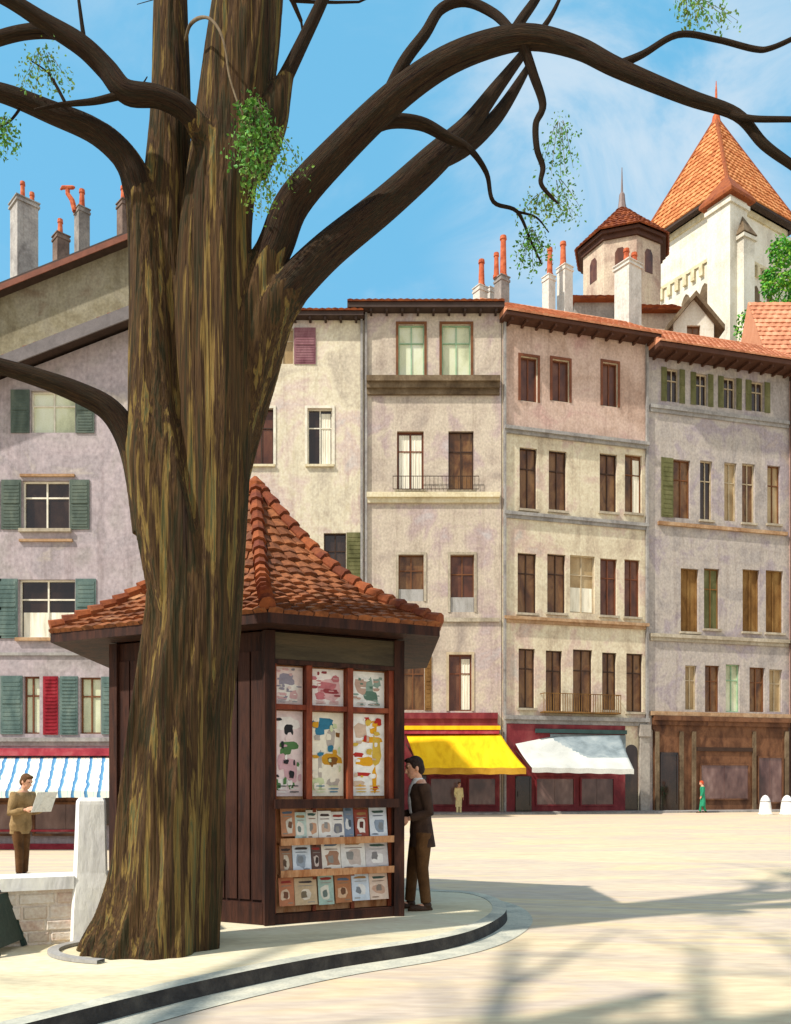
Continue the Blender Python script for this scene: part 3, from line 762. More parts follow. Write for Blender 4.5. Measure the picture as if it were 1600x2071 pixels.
# roof: verge board and slopes
rf = MB()
over = .9
def slope(ul, zl_, ur, zr_, lf):
    up = V(0, 0, .16)
    A, B = fc.p(ul, zl_, over)+up, fc.p(ur, zr_, over)+up
    Dd, Cc = fc.p(ul, zl_, -5.3)+up, fc.p(ur, zr_, -5.3)+up
    rf.prism([A, B, Cc, Dd], V(0, 0, .12), 1)
    if lf: tiles(rf, A+V(0, 0, .12), Dd+V(0, 0, .12), B+V(0, 0, .12), Cc+V(0, 0, .12), .4, .42, lift=.04)
    else: tiles(rf, Cc+V(0, 0, .12), B+V(0, 0, .12), Dd+V(0, 0, .12), A+V(0, 0, .12), .4, .42, lift=.04)
sl = (za-zl)/ua
slope(-.5, zl-.5*sl, ua, za, True)
slope(ua, za, fc.len+.1, zr-.05, False)
ro = rf.build('roof', [M['tile_dark'], M['eave_dark']], h)
vb = MB()
vb.prism([fc.p(-.55, zl-.55*sl-.2, over+.0), fc.p(ua, za-.2, over), fc.p(ua, za+.3, over), fc.p(-.55, zl-.55*sl+.3, over)], fc.n*.06)
vb.prism([fc.p(fc.len+.1, zr-.25, over), fc.p(fc.len+.1, zr+.2, over), fc.p(ua, za+.3, over), fc.p(ua, za-.2, over)], fc.n*.06)
vb.build('verge_board', M['verge'], ro)
# cafe front under the awning
shop(fc, h, (-200, 1532, 232, 1716), 'shop_brown', [(-60, 1622, 60, 1690), (70, 1622, 200, 1690)], (205, 1600, 232, 1716))
u0, u1, z0, z1 = fc.rect(-200, 1705, 204, 1716)
mb = MB(); fc.box(mb, u0, u1, g1-.1, g1+.25, .14, .2); fc.box(mb, u0, u1, g1+.72, g1+.8, .14, .3); mb.build('skirting', M['awn_red'], h)
def striped():
    m = bpy.data.materials.new('awning_blue_white_stripe'); m.use_nodes = True
    N, L = m.node_tree.nodes, m.node_tree.links; b = N['Principled BSDF']; b.inputs['Roughness'].default_value = .9
    tc = N.new('ShaderNodeTexCoord'); sp = N.new('ShaderNodeSeparateXYZ'); L.new(tc.outputs['Object'], sp.inputs[0])
    nz = N.new('ShaderNodeTexNoise'); nz.inputs['Scale'].default_value = 3; nz.inputs['Detail'].default_value = 6; L.new(tc.outputs['Object'], nz.inputs['Vector'])
    a = N.new('ShaderNodeMath'); a.operation = 'MULTIPLY_ADD'; a.inputs[1].default_value = .16; L.new(nz.outputs['Fac'], a.inputs[0]); L.new(sp.outputs[0], a.inputs[2])
    sk = N.new('ShaderNodeMath'); sk.operation = 'MULTIPLY_ADD'; sk.inputs[1].default_value = .26; L.new(sp.outputs[1], sk.inputs[0]); L.new(a.outputs[0], sk.inputs[2])
    f = N.new('ShaderNodeMath'); f.operation = 'MULTIPLY'; f.inputs[1].default_value = 2.1; L.new(sk.outputs[0], f.inputs[0])
    fr_ = N.new('ShaderNodeMath'); fr_.operation = 'FRACT'; L.new(f.outputs[0], fr_.inputs[0])
    rp = N.new('ShaderNodeValToRGB'); e = rp.color_ramp.elements
    e[0].position = 0; e[0].color = C(46, 104, 156); e[1].position = .24; e[1].color = C(92, 150, 186)
    for p, c in ((.30, C(226, 228, 206)), (.62, C(238, 236, 214)), (.70, C(170, 206, 204)), (.78, C(226, 232, 218)), (.97, C(222, 226, 214))):
        x = e.new(p); x.color = c
    L.new(fr_.outputs[0], rp.inputs[0]); L.new(rp.outputs[0], b.inputs['Base Color'])
    return m
ST = striped()
awning(h, (-200, 1532), (236, 1530), (-205, 1598), (250, 1600), D1-.2, D1-2.3, ST, ST, 14)
ledge(fc, h, -200, 236, 1514, 1529, .35, 'awn_red', 'awning_rail')

# --- taller house behind, with the chimneys
D2 = 47.0
a, b = at(-220, 0, D2), at(318, 0, D2)
fc = Face((a.x, a.y), (b.x, b.y))
h = thing('tall_house', 'tall olive brown house with a row of chimneys, rising behind the grey gabled house', 'house', fc.o+fc.u*fc.len/2+V(0, 0, g1))
rk = lambda px: 603-.40*px
z_l = fc.uz(-220, rk(-220))[1]; u_a, z_a = fc.uz(290, rk(290)); z_r = fc.uz(318, rk(290)+10)[1]
house_walls(fc, h, [(0, g1), (fc.len, g1), (fc.len, z_r), (u_a, z_a), (0, z_l)], [], 10, M['w_olive'])
rf = MB(); over = .7
def slab(ul, zl_, ur, zr_):
    rf.prism([fc.p(ul, zl_, over), fc.p(ur, zr_, over), fc.p(ur, zr_+.34, over), fc.p(ul, zl_+.34, over)], fc.n*-(10.8))
sl = (z_a-z_l)/u_a
slab(-.5, z_l-.5*sl, u_a, z_a); slab(u_a, z_a, fc.len+.1, z_r-.03)
ro = rf.build('roof', M['eave_dark'], h)
vb = MB(); vb.prism([fc.p(-.5, z_l-.5*sl-.12, over), fc.p(u_a, z_a-.12, over), fc.p(u_a, z_a+.2, over), fc.p(-.5, z_l-.5*sl+.2, over)], fc.n*.05)
vb.build('verge_board', M['eave_red'], ro)
for (x0, x1, yt, yb, m, pots, dd) in [(20, 78, 412, 560, 'render_pale', [(46, 368, 11), (65, 390, 11)], 50), (106, 141, 478, 545, 'render_brown', [(122, 444, 12)], 48.5),
                                  (150, 182, 424, 530, 'render_grey', [(166, 384, 13)], 50), (236, 272, 412, 510, 'render_brown', [(250, 378, 14)], 50)]:
    chimney(h, x0, x1, yt, yb, dd, m, pots, .75, 4)
g = MB(); p0 = at(152, 428, 49.8); p1 = at(146, 405, 49.8); p2 = at(137, 392, 49.8); p3 = at(137, 384, 49.8)
g.tube([p0, p1, p2, p3], [.16, .15, .13, .13], 8); q = at(137, 382, 49.8)
g.tube([q+V(-.42, 0, -.05), q+V(-.3, 0, .08), q+V(.3, 0, .08), q+V(.42, 0, .1)], [.05, .11, .11, .05], 8)
g.build('chimney_cowl', M['pot'], h)

# ------------------------------------------------------------------ towers and roofs behind the row
def hexa(c, r, a0, z, n=6): return [V(c[0]+r*math.cos(a0+i*2*math.pi/n), c[1]+r*math.sin(a0+i*2*math.pi/n), z) for i in range(n)]
# big tower
NV = at(1468, 0, 75); NV.z = 0
th_ = math.radians(32); sw_ = 8.5                      # square plan, near corner at NV
cc = NV+V(math.cos(th_)-math.sin(th_), math.sin(th_)+math.cos(th_), 0)*sw_/2
S = sw_/math.sqrt(2); aN = math.atan2((NV-cc).y, (NV-cc).x); KN = 4
zE = at(0, 388, 75).z; zA = at(0, 240, 80.8).z
h = thing('church_tower', 'tall pale stone tower with an orange pyramid roof behind the houses at the right', 'tower', (cc.x, cc.y, 0))
mb = MB(); lo, hi = hexa(cc, S, aN, 0, 4), hexa(cc, S, aN, zE, 4)
mb.add(lo+hi, [(i, (i+1) % 4, 4+(i+1) % 4, 4+i) for i in range(4)]+[list(range(4, 8))])
mb.build('wall', M['stone'], h)
mb = MB()
for r0, z0, z1 in ((S+.25, zE-1.1, zE-.55), (S+.5, zE-.55, zE-.15), (S+.2, zE-5.2, zE-4.9)):
    mb.prism(hexa(cc, r0, aN, z0, 4), V(0, 0, z1-z0))
mb.build('cornice', M['ledge_cream'], h)
mb = MB()
vv = hexa(cc, S, aN, 0, 4)
for i in range(4):
    a, b = vv[i], vv[(i+1) % 4]; nn = V((b-a).y, -(b-a).x, 0).normalized(); uu = (b-a).normalized()
    if nn.dot(a-cc) < 0: nn = -nn
    for k in range(9):
        p = lerp(a, b, (k+.7)/9.4)+nn*.14; mb = MB(); mb.obox(p+V(0, 0, zE-5.7), uu*.2, nn*.14, V(0, 0, .5)); mb.build('corbel', M['ledge_cream'], h)
for i in range(4):
    d = (vv[i]-cc).normalized(); q = V(-d.y, d.x, 0)
    mb = MB(); mb.obox(vv[i]+d*.1+V(0, 0, zE/2-.8), d*.75, q*.75, V(0, 0, zE/2-.8)); mb.obox(vv[i]+d*.1+V(0, 0, zE*.39), d*.95, q*.95, V(0, 0, zE*.39))
    mb.build('buttress', M['stone'], h)
for fi in range(4):                                # belfry openings
    a, b = vv[fi], vv[(fi+1) % 4]; uu = (b-a).normalized(); nn = V(uu.y, -uu.x, 0)
    if nn.dot(a-cc) < 0: nn = -nn
    for t in (.5, .74):
        p = lerp(a, b, t); pts = [(-.5, -10.5), (.5, -10.5), (.5, -7.6), (.25, -7.1), (0, -6.9), (-.25, -7.1), (-.5, -7.6)]
        mb = MB(); mb.prism([p+uu*x+V(0, 0, zE+z)+nn*.03 for x, z in pts], nn*-.2); mb.build('belfry_opening', M['ledge_brown'], h)
mb = MB(); ev = hexa(cc, S*1.21, aN, zE-.3, 4); apx_ = V(cc.x, cc.y, zA)
mb.add(ev+[apx_], [(i, (i+1) % 4, 4) for i in range(4)]+[list(range(4))[::-1]])
for i in range(4): tiles(mb, ev[i], ev[(i+1) % 4], lerp(ev[i], apx_, .985), lerp(ev[(i+1) % 4], apx_, .985), .55, .6, lift=.07)
ro = mb.build('roof', M['tile_tower'], h)
mb = MB()
for i in range(4): mb.tube([ev[i]+V(0, 0, .1), apx_+V(0, 0, .1)], .17, 6)
mb.build('hip_cap', M['tile_dark'], ro)
mb = MB(); mb.prism(hexa(cc, S*1.22, aN, zE-.55, 4), V(0, 0, .24)); mb.build('eave', M['eave_dark'], ro)
mb = MB(); mb.tube([apx_+V(0, 0, -.9), apx_+V(0, 0, .3), apx_+V(0, 0, .5), apx_+V(0, 0, 2.6), apx_+V(0, 0, 3.6)], [.5, .32, .14, .1, .03], 8)
mb.build('finial', M['pot'], ro)
ue = V(math.cos(th_), math.sin(th_), 0); ve = V(-math.sin(th_), math.cos(th_), 0)    # pier with a gablet on the near corner
p = vv[0]-ue*.55-ve*.55; hw_ = 1.15; zt_ = at(0, 398, 73).z
mb = MB(); mb.obox(p+V(0, 0, zt_/2), ue*hw_, ve*hw_, V(0, 0, zt_/2)); mb.obox(p+V(0, 0, zt_-.5), ue*(hw_+.18), ve*(hw_+.18), V(0, 0, .18)); mb.build('pier', M['stone'], h)
mb = MB()
rg_ = hw_+.5; top_ = zt_+2.5
A4 = [p+ue*a*rg_+ve*b*rg_+V(0, 0, zt_) for a, b in ((-1, -1), (1, -1), (1, 1), (-1, 1))]; ap4 = p+V(0, 0, top_)
mb.add(A4+[x+V(0, 0, .3) for x in A4]+[ap4+V(0, 0, .3)], [(3, 2, 1, 0), (0, 1, 5, 4), (1, 2, 6, 5), (2, 3, 7, 6), (3, 0, 4, 7), (4, 5, 8), (5, 6, 8), (6, 7, 8), (7, 4, 8)])
mb.build('pier_roof', M['tile_dark'], h)
p = at(1502, 0, 73.5); p.z = 0; zz_ = at(0, 482, 73.5).z            # slender pale shaft beside the pier
u2, v2 = V(math.cos(.5), math.sin(.5), 0), V(-math.sin(.5), math.cos(.5), 0)
mb = MB(); mb.obox(p+V(0, 0, zz_/2), u2*.68, v2*.68, V(0, 0, zz_/2)); mb.obox(p+V(0, 0, zz_-.3), u2*.85, v2*.85, V(0, 0, .15)); mb.build('pier', M['stone'], h)
mb = MB(); A4 = [p+u2*a*.85+v2*b*.85+V(0, 0, zz_) for a, b in ((-1, -1), (1, -1), (1, 1), (-1, 1))]; mb.add(A4+[p+V(0, 0, zz_+1.9)], [(3, 2, 1, 0), (0, 1, 4), (1, 2, 4), (2, 3, 4), (3, 0, 4)]); mb.build('pier_roof', M['ledge_brown'], h)

# stair turret
ct = at(1258, 0, 70); ct.z = 0
zE = at(0, 512, 70).z; zA = at(0, 418, 70).z
h = thing('stair_turret', 'small round turret with a red-brown pointed roof, left of the tall church tower', 'tower', ct)
ra = math.atan2(-ct.y, -ct.x)+.35
mb = MB(); lo, hi = hexa(ct, 3.25, ra, 0, 8), hexa(ct, 3.25, ra, zE, 8)
mb.add(lo+hi, [(i, (i+1) % 8, 8+(i+1) % 8, 8+i) for i in range(8)]); mb.build('wall', M['stone_pink'], h)
mb = MB()
for r0, z0, z1 in ((3.45, zE-.6, zE-.25), (3.7, zE-.25, zE)): mb.prism(hexa(ct, r0, ra, z0, 8), V(0, 0, z1-z0))
mb.build('cornice', M['eave'], h)
for i in range(8):
    a, b = lo[i], lo[(i+1) % 8]; uu = (b-a).normalized(); nn = V(uu.y, -uu.x, 0)
    if nn.dot(a-ct) < 0: nn = -nn
    p = (a+b)/2; pts = [(-.4, -3.2), (.4, -3.2), (.4, -1.7), (.2, -1.35), (-.2, -1.35), (-.4, -1.7)]
    mb = MB(); mb.prism([p+uu*x+V(0, 0, zE+z)+nn*.03 for x, z in pts], nn*-.2); mb.build('opening', M['glassred'], h)
ev = hexa(ct, 3.9, ra, zE, 8); ap = V(ct.x, ct.y, zA)
mb = MB(); mb.add(ev+[ap], [(i, (i+1) % 8, 8) for i in range(8)])
pr = lambda t: -.35*math.sin(math.pi*t)
for i in range(8): tiles(mb, ev[i], ev[(i+1) % 8], lerp(ev[i], ap, .97), lerp(ev[(i+1) % 8], ap, .97), .45, .5, lift=.06)
ro = mb.build('roof', M['tile_dark'], h)
mb = MB(); mb.tube([ap+V(0, 0, -.5), ap+V(0, 0, .3), ap+V(0, 0, 1.0), ap+V(0, 0, 1.2), ap+V(0, 0, 3.2)], [.42, .28, .22, .09, .03], 8); mb.build('finial', M['lead'], ro)

# low roofs between
def simple_house(label, px0, px1, d, ytop, yridge, depth, wall, tile, name='rear_house', gable_front=False):
    a, b = at(px0, 0, d), at(px1, 0, d); f = Face((a.x, a.y), (b.x, b.y))
    r = thing(name, label, 'house', f.o+f.u*f.len/2)
    z = at(0, ytop, d).z; zr_ = at(0, yridge, d+(0 if gable_front else depth/2)).z
    if gable_front:
        uc = f.len/2
        house_walls(f, r, [(0, 0), (f.len, 0), (f.len, z), (uc, zr_), (0, z)], [(uc-.45, uc+.45, z-1.6, z-.1)], depth, M[wall])
        window(f, r, (uc-.45, uc+.45, z-1.6, z-.1), 'glassbrown', 'frame_brown')
        mb = MB()
        for s_ in (-1, 1):
            u_e = uc+s_*(f.len/2+.55); ze = z-(zr_-z)/(f.len/2)*.55
            pts = [f.p(u_e, ze, .5), f.p(uc, zr_, .5), f.p(uc, zr_+.35, .5), f.p(u_e, ze+.35, .5)]
            mb.prism(pts, f.n*-(depth+.6))
        mb.build('roof', M[tile], r)
    else:
        house_walls(f, r, [(0, 0), (f.len, 0), (f.len, z), (0, z)], [], depth, M[wall])
        mb = MB(); A, B = f.p(-.3, z, .5), f.p(f.len+.3, z, .5); Dd, Cc = f.p(-.3, zr_, -depth/2), f.p(f.len+.3, zr_, -depth/2); E, G = f.p(-.3, z, -depth-.5), f.p(f.len+.3, z, -depth-.5)
        mb.add([A, B, Cc, Dd, G, E], [(0, 1, 2, 3), (3, 2, 4, 5), (0, 3, 5), (1, 4, 2), (0, 5, 4, 1)])
        tiles(mb, A, B, Dd, Cc, .5, .5, lift=.05); mb.build('roof', M[tile], r)
    return f, r
simple_house('low lilac grey house with a brown roof edge, half hidden below the stair turret', 1162, 1262, 58, 612, 600, 5, 'stone_grey', 'tile_dark')
simple_house('low buff house with a brown roof between the turret and the white gable', 1290, 1376, 59.5, 634, 618, 5, 'stone_pink', 'tile_dark')
simple_house('small white gabled house with a brown roof in front of the church tower', 1362, 1444, 57, 655, 606, 5, 'stone', 'ledge_brown', gable_front=True)
f, r = simple_house('house with a salmon orange tiled roof below the green tree at the right edge', 1562, 1760, 61, 760, 612, 7, 'stone_pink', 'tile_pink')

# ------------------------------------------------------------------ kiosk
K = V(-1.7, 10.5, 0)
eavN, eavR, eavL = V(-1.24, 8.3, 0), V(.47, 9.08, 0), V(-3.82, 9.47, 0)
wlN, wlR, wlL = V(-1.30, 8.76, 0), V(.035, 9.40, 0), V(-3.14, 9.62, 0)
ZE = 3.23; ZA = 5.2
refl = lambda p: K*2-p
E6 = [eavN, eavR, refl(eavL), refl(eavN), refl(eavR), eavL]
W6 = [wlN, wlR, refl(wlL), refl(wlN), refl(wlR), wlL]
kio = thing('newspaper_kiosk', 'brown wooden newspaper kiosk with a pointed tiled roof, behind the big tree', 'kiosk', (K.x, K.y, GZ))
ap = V(K.x-.02, K.y, ZA)
prof = lambda t: -.30*math.sin(math.pi*t)**1.1
mb = MB()
ez = [p+V(0, 0, ZE) for p in E6]
for i in range(6):
    L_, R_ = ez[i], ez[(i+1) % 6]
    steps = 8
    for k in range(steps):
        t0, t1 = k/steps, (k+1)/steps
        a, b, c, d = (lerp(x, ap, t)+V(0, 0, prof(t)-.01) for x, t in ((L_, t0), (R_, t0), (R_, t1), (L_, t1)))
        mb.quad(a, b, c, d)
    tiles(mb, L_, R_, lerp(L_, ap, .97), lerp(R_, ap, .97), .15, .145, prof=lambda t: prof(t*.97), lift=.022, rnd=.5, gap=.01)
ro = mb.build('roof', M['tile_kiosk'], kio)
for i in range(6):
    mb = MB()
    for k in range(17):
        t0, t1 = k/17, (k+1.35)/17
        if t1 > 1: t1 = 1
        a, b = (lerp(ez[i], ap, t)+V(0, 0, prof(t)+.035) for t in (t0, t1))
        mb.tube([a+V(0, 0, .03), b], [.085, .06], 8)
    mb.build('hip_cap', M['tile_dark'], ro, smooth_=False)
mb = MB(); mb.tube([ap+V(0, 0, -.12), ap+V(0, 0, .05), ap+V(0, 0, .1), ap+V(0, 0, .14)], [.14, .12, .06, .02], 10); mb.build('finial', M['tile_dark'], ro)
mb = MB()                                            # fascia, soffit
for i in range(6):
    a, b = E6[i], E6[(i+1) % 6]
    mb.quad(a+V(0, 0, ZE-.10), b+V(0, 0, ZE-.10), b+V(0, 0, ZE+.03), a+V(0, 0, ZE+.03))
    wa, wb = W6[i], W6[(i+1) % 6]
    mb.quad(wa+V(0, 0, ZE-.08), wb+V(0, 0, ZE-.08), b+V(0, 0, ZE-.10), a+V(0, 0, ZE-.10))
mb.build('fascia', M['wood_maroon'], ro)
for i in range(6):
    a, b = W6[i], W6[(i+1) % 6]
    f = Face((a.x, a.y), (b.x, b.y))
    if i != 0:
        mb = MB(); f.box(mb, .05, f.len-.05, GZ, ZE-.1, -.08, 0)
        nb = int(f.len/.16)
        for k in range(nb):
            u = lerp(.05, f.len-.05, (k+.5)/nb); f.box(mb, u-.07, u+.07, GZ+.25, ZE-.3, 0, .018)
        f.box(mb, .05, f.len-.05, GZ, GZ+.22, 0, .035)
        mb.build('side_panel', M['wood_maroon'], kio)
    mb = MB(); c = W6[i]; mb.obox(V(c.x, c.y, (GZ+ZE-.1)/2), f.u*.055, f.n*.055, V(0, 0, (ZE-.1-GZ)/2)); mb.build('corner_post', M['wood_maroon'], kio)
kf = Face((wlN.x, wlN.y), (wlR.x, wlR.y))
def kz(y): return kf.uz(670, y)[1]
ku = lambda x: kf.uz(x, 1500)[0]
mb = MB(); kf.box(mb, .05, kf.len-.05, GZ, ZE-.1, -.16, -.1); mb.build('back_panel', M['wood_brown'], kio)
mb = MB(); kf.box(mb, .05, kf.len-.05, kz(1340), kz(1288), -.1, .02); mb.build('sign_board', M['sign_olive'], kio)
mb = MB(); kf.box(mb, .05, kf.len-.05, kz(1286), ZE-.1, -.1, .03); kf.box(mb, .05, kf.len-.05, kz(1349), kz(1341), -.1, .035); mb.build('cornice', M['wood_maroon'], kio)
fr = MB()
for x in (625, 708): kf.box(fr, ku(x)-.032, ku(x)+.032, kz(1618), kz(1349), -.1, .015)
for x in (553, 791): kf.box(fr, ku(x)-.03, ku(x)+.03, kz(1618), kz(1349), -.1, .012)
kf.box(fr, .05, kf.len-.05, kz(1438), kz(1428), -.1, .006)
wf = fr.build('display_frame', M['wood_red'], kio)
mb = MB(); kf.box(mb, .04, kf.len-.04, kz(1634), kz(1616), -.1, .1); mb.build('counter', M['wood_maroon'], kio)
mb = MB(); kf.box(mb, .05, kf.len-.05, GZ, kz(1842), -.1, .02); mb.build('plinth', M['wood_maroon'], kio)
for y in (1702, 1765): 
    mb = MB(); kf.box(mb, ku(566), kf.len-.06, kz(y+5), kz(y), -.1, .03); kf.box(mb, ku(566), kf.len-.06, kz(y), kz(y-9), .02, .03); mb.build('magazine_shelf', M['wood_brown'], kio)
mb = MB()
for x in (558, 640, 718, 793): kf.box(mb, ku(x)-.02, ku(x)+.02, kz(1842), kz(1634), -.1, -.06)
mb.build('rack_rail', M['wood_red'], kio)

SHM = {}
def ink(r, g, b):
    """printed colour with slight unevenness"""
    k = 'print_ink_%d_%d_%d' % (r, g, b)
    return mat(k, [C(int(r*.9), int(g*.9), int(b*.9)), C(r, g, b), C(min(255, int(r*1.05)), min(255, int(g*1.05)), min(255, int(b*1.05)))], size=9, rough=.6, bump=0, grain=.06, dist=.2)
def printed(mb, O, ux, up, nn, w, h, marks, rnd):
    """flat printed shapes on a sheet; marks = (x, y, rx, ry, material index) in 0..1, each a small irregular patch"""
    for n_, (x, y, rx, ry, mi) in enumerate(marks):
        k = 11; pts = []; a0 = rnd.uniform(0, 6)
        for i in range(k):
            a = a0+2*math.pi*i/k; f = rnd.uniform(.72, 1.12)
            c, s_ = math.cos(a), math.sin(a); c = math.copysign(abs(c)**.6, c); s_ = math.copysign(abs(s_)**.6, s_)
            px_, py_ = min(.97, max(.03, x+rx*c*f)), min(.98, max(.02, y+ry*s_*f))
            pts.append(O+ux*((px_-.5)*w)+up*(py_*h)+nn*(.0010+n_*.0004))
        cen_ = sum(pts, V(0, 0, 0))/k
        mb.add(pts+[cen_], [(i, (i+1) % k, k) for i in range(k)], mi)
PG = 'posters in the kiosk display'
posters = [((556, 1352, 618, 1426), [(232, 212, 206), (150, 144, 158), (214, 172, 172), (240, 234, 226)], [(.5, .3, .4, .25, 3), (.45, .66, .28, .16, 1), (.62, .6, .14, .1, 1), (.3, .2, .2, .1, 2), (.7, .25, .15, .14, 2)], 'pale pink poster with a grey smudge, top left in the kiosk display'),
           ((632, 1352, 701, 1426), [(240, 230, 224), (196, 116, 122), (222, 180, 180), (150, 60, 66)], [(.55, .45, .38, .3, 2), (.5, .55, .3, .12, 1), (.6, .4, .26, .07, 3), (.3, .25, .16, .12, 1), (.75, .75, .12, .1, 1)], 'pink and red poster, top middle in the kiosk display'),
           ((715, 1352, 784, 1426), [(242, 240, 234), (140, 164, 152), (92, 124, 108), (190, 160, 144)], [(.3, .6, .18, .25, 3), (.55, .5, .12, .34, 1), (.6, .32, .22, .14, 2), (.78, .7, .12, .14, 1)], 'white poster with grey green patches, top right in the kiosk display'),
           ((556, 1440, 618, 1610), [(232, 212, 210), (36, 36, 40), (84, 124, 74), (208, 166, 174), (240, 234, 228)], [(.5, .85, .4, .08, 4), (.55, .78, .16, .06, 1), (.5, .6, .36, .05, 2), (.42, .53, .2, .06, 2), (.6, .3, .28, .16, 3), (.3, .4, .14, .1, 3), (.3, .15, .2, .06, 4), (.65, .12, .1, .05, 2)], 'tall pink poster with black and green shapes, left in the kiosk display'),
           ((632, 1440, 701, 1610), [(236, 228, 208), (48, 118, 148), (206, 150, 30), (180, 170, 160), (128, 82, 30), (206, 214, 170)], [(.42, .86, .34, .07, 1), (.3, .8, .16, .08, 1), (.62, .68, .14, .12, 3), (.3, .35, .07, .2, 3), (.65, .44, .32, .07, 2), (.68, .42, .16, .05, 4), (.25, .15, .2, .09, 5), (.7, .16, .2, .05, 3)], 'tall cream poster with a blue shape above a yellow one, middle of the display'),
           ((715, 1440, 784, 1610), [(244, 242, 236), (226, 164, 24), (184, 44, 34), (208, 182, 160), (214, 180, 70)], [(.3, .8, .2, .1, 3), (.66, .84, .12, .1, 1), (.62, .68, .3, .04, 1), (.22, .5, .16, .03, 2), (.4, .42, .26, .06, 1), (.78, .55, .14, .2, 4), (.7, .2, .07, .16, 1), (.35, .26, .25, .025, 2), (.25, .15, .18, .04, 3)], 'tall white poster with red and yellow strokes, right in the kiosk display')]
rp_ = random.Random(21)
for i, (r, cols, marks, lab) in enumerate(posters):
    u0, u1, z0, z1 = ku(r[0]), ku(r[2]), kz(r[3]), kz(r[1])
    c = kf.p((u0+u1)/2, z0, -.09); w, hh = u1-u0-.006, z1-z0
    mb = MB(); up = V(0, 0, 1)
    mb.obox(up*(hh/2), kf.u*(w/2), kf.n*.003, up*(hh/2), 0)
    nm = len(cols)
    marks = list(marks)+[(rp_.uniform(.1, .9), rp_.uniform(.06, .94), rp_.uniform(.03, .11), rp_.uniform(.012, .05), rp_.randrange(nm)) for _ in range(22)]
    marks += [(.3+.4*(q % 2), .05+.035*(q//2), .16, .007, rp_.choice((1, nm-1))) for q in range(6)]
    printed(mb, kf.n*.003, kf.u, up, kf.n, w, hh, marks, rp_)
    o = mb.build('poster', [ink(*c_) for c_ in cols])
    o.location = c
    tag(o, lab, 'poster', PG)
MG = 'magazines and papers in the kiosk rack'
mags = [(570, 592, 1716, 1763, (150, 110, 84), (206, 190, 170), 'brown paper folder at the left end of the middle rack row'),
        (568, 596, 1780, 1828, (188, 120, 84), (222, 190, 160), 'terracotta magazine lowest at the far left of the rack'),
        (572, 598, 1642, 1690, (186, 130, 96), (206, 196, 180), 'tan magazine at the left end of the upper rack row'),
        (600, 622, 1650, 1698, (188, 206, 196), (230, 222, 210), 'pale mint magazine in the upper rack row'),
        (624, 644, 1646, 1698, (226, 218, 206), (196, 150, 120), 'cream magazine with a brown picture in the upper rack row'),
        (648, 672, 1648, 1697, (236, 232, 226), (200, 170, 150), 'white newspaper in the middle of the upper rack row'),
        (675, 698, 1650, 1698, (232, 226, 220), (120, 120, 130), 'white magazine with grey print in the upper rack row'),
        (700, 716, 1636, 1697, (120, 134, 156), (220, 220, 222), 'slim blue grey magazine standing tall in the upper rack row'),
        (722, 746, 1646, 1697, (150, 70, 56), (232, 222, 214), 'rust red magazine in the upper rack row'),
        (752, 784, 1642, 1696, (216, 222, 230), (140, 154, 172), 'pale blue magazine at the right end of the upper rack row'),
        (596, 630, 1714, 1762, (206, 214, 222), (150, 160, 172), 'light blue magazine in the middle rack row beside the brown folder'),
        (634, 652, 1716, 1763, (96, 72, 66), (196, 180, 170), 'dark brown magazine in the middle rack row'),
        (655, 690, 1708, 1763, (226, 218, 206), (160, 120, 96), 'cream newspaper in the middle rack row'),
        (694, 740, 1706, 1763, (224, 220, 214), (190, 174, 164), 'wide pale grey newspaper in the middle rack row'),
        (744, 786, 1712, 1763, (202, 196, 196), (230, 226, 222), 'grey newspaper at the right of the middle rack row'),
        (600, 642, 1782, 1828, (204, 176, 140), (226, 210, 190), 'tan newspaper in the lowest rack row beside the terracotta magazine'),
        (648, 676, 1776, 1830, (168, 190, 176), (220, 214, 196), 'pale green magazine in the lowest rack row'),
        (682, 712, 1780, 1828, (176, 116, 76), (212, 172, 136), 'orange brown magazine in the lowest rack row'),
        (716, 748, 1778, 1826, (206, 214, 222), (230, 226, 220), 'white and blue newspaper in the lowest rack row'),
        (752, 786, 1780, 1826, (226, 200, 180), (200, 160, 136), 'peach magazine lowest at the right of the rack')]
for i, (x0, x1, y0, y1, c1, c2, lab) in enumerate(mags):
    u0, u1, z0, z1 = ku(x0-1.5), ku(x1+1.5), kz(y1), kz(y0-7)
    base = kf.p((u0+u1)/2, z0+.004, -.02)
    mb = MB(); w, hh = (u1-u0)/2, (z1-z0)
    up = V(0, 0, 1)*hh-kf.n*.05
    mb.obox(up*.5, kf.u*w, kf.n*.006, up*.5, 0)
    nn_ = up.cross(kf.u); nn_ = (nn_ if nn_.dot(kf.n) > 0 else -nn_).normalized()
    ma = [(rp_.uniform(.4, .6), .40, rp_.uniform(.26, .4), rp_.uniform(.18, .28), 1), (rp_.uniform(.35, .65), rp_.uniform(.35, .5), .16, .14, 2), (.5, .86, .38, .05, 3)]
    ma += [(rp_.choice((.28, .72)), .1, .2, .025, 4), (.5, .72, .36, .018, 4)]
    printed(mb, kf.n*.0065, kf.u, up.normalized(), nn_, w*2, hh, ma, rp_)
    dk = lambda c, f: tuple(int(x*f) for x in c)
    hd_ = [(70, 58, 56), (150, 52, 44), (86, 104, 124), (164, 124, 76), (60, 84, 76)][i % 5]
    o = mb.build('magazine', [ink(*c1), ink(*c2), ink(*dk(c1, .62)), ink(*hd_), ink(*dk(c2, .7))])
    o.location = base
    tag(o, lab, 'magazine', MG)

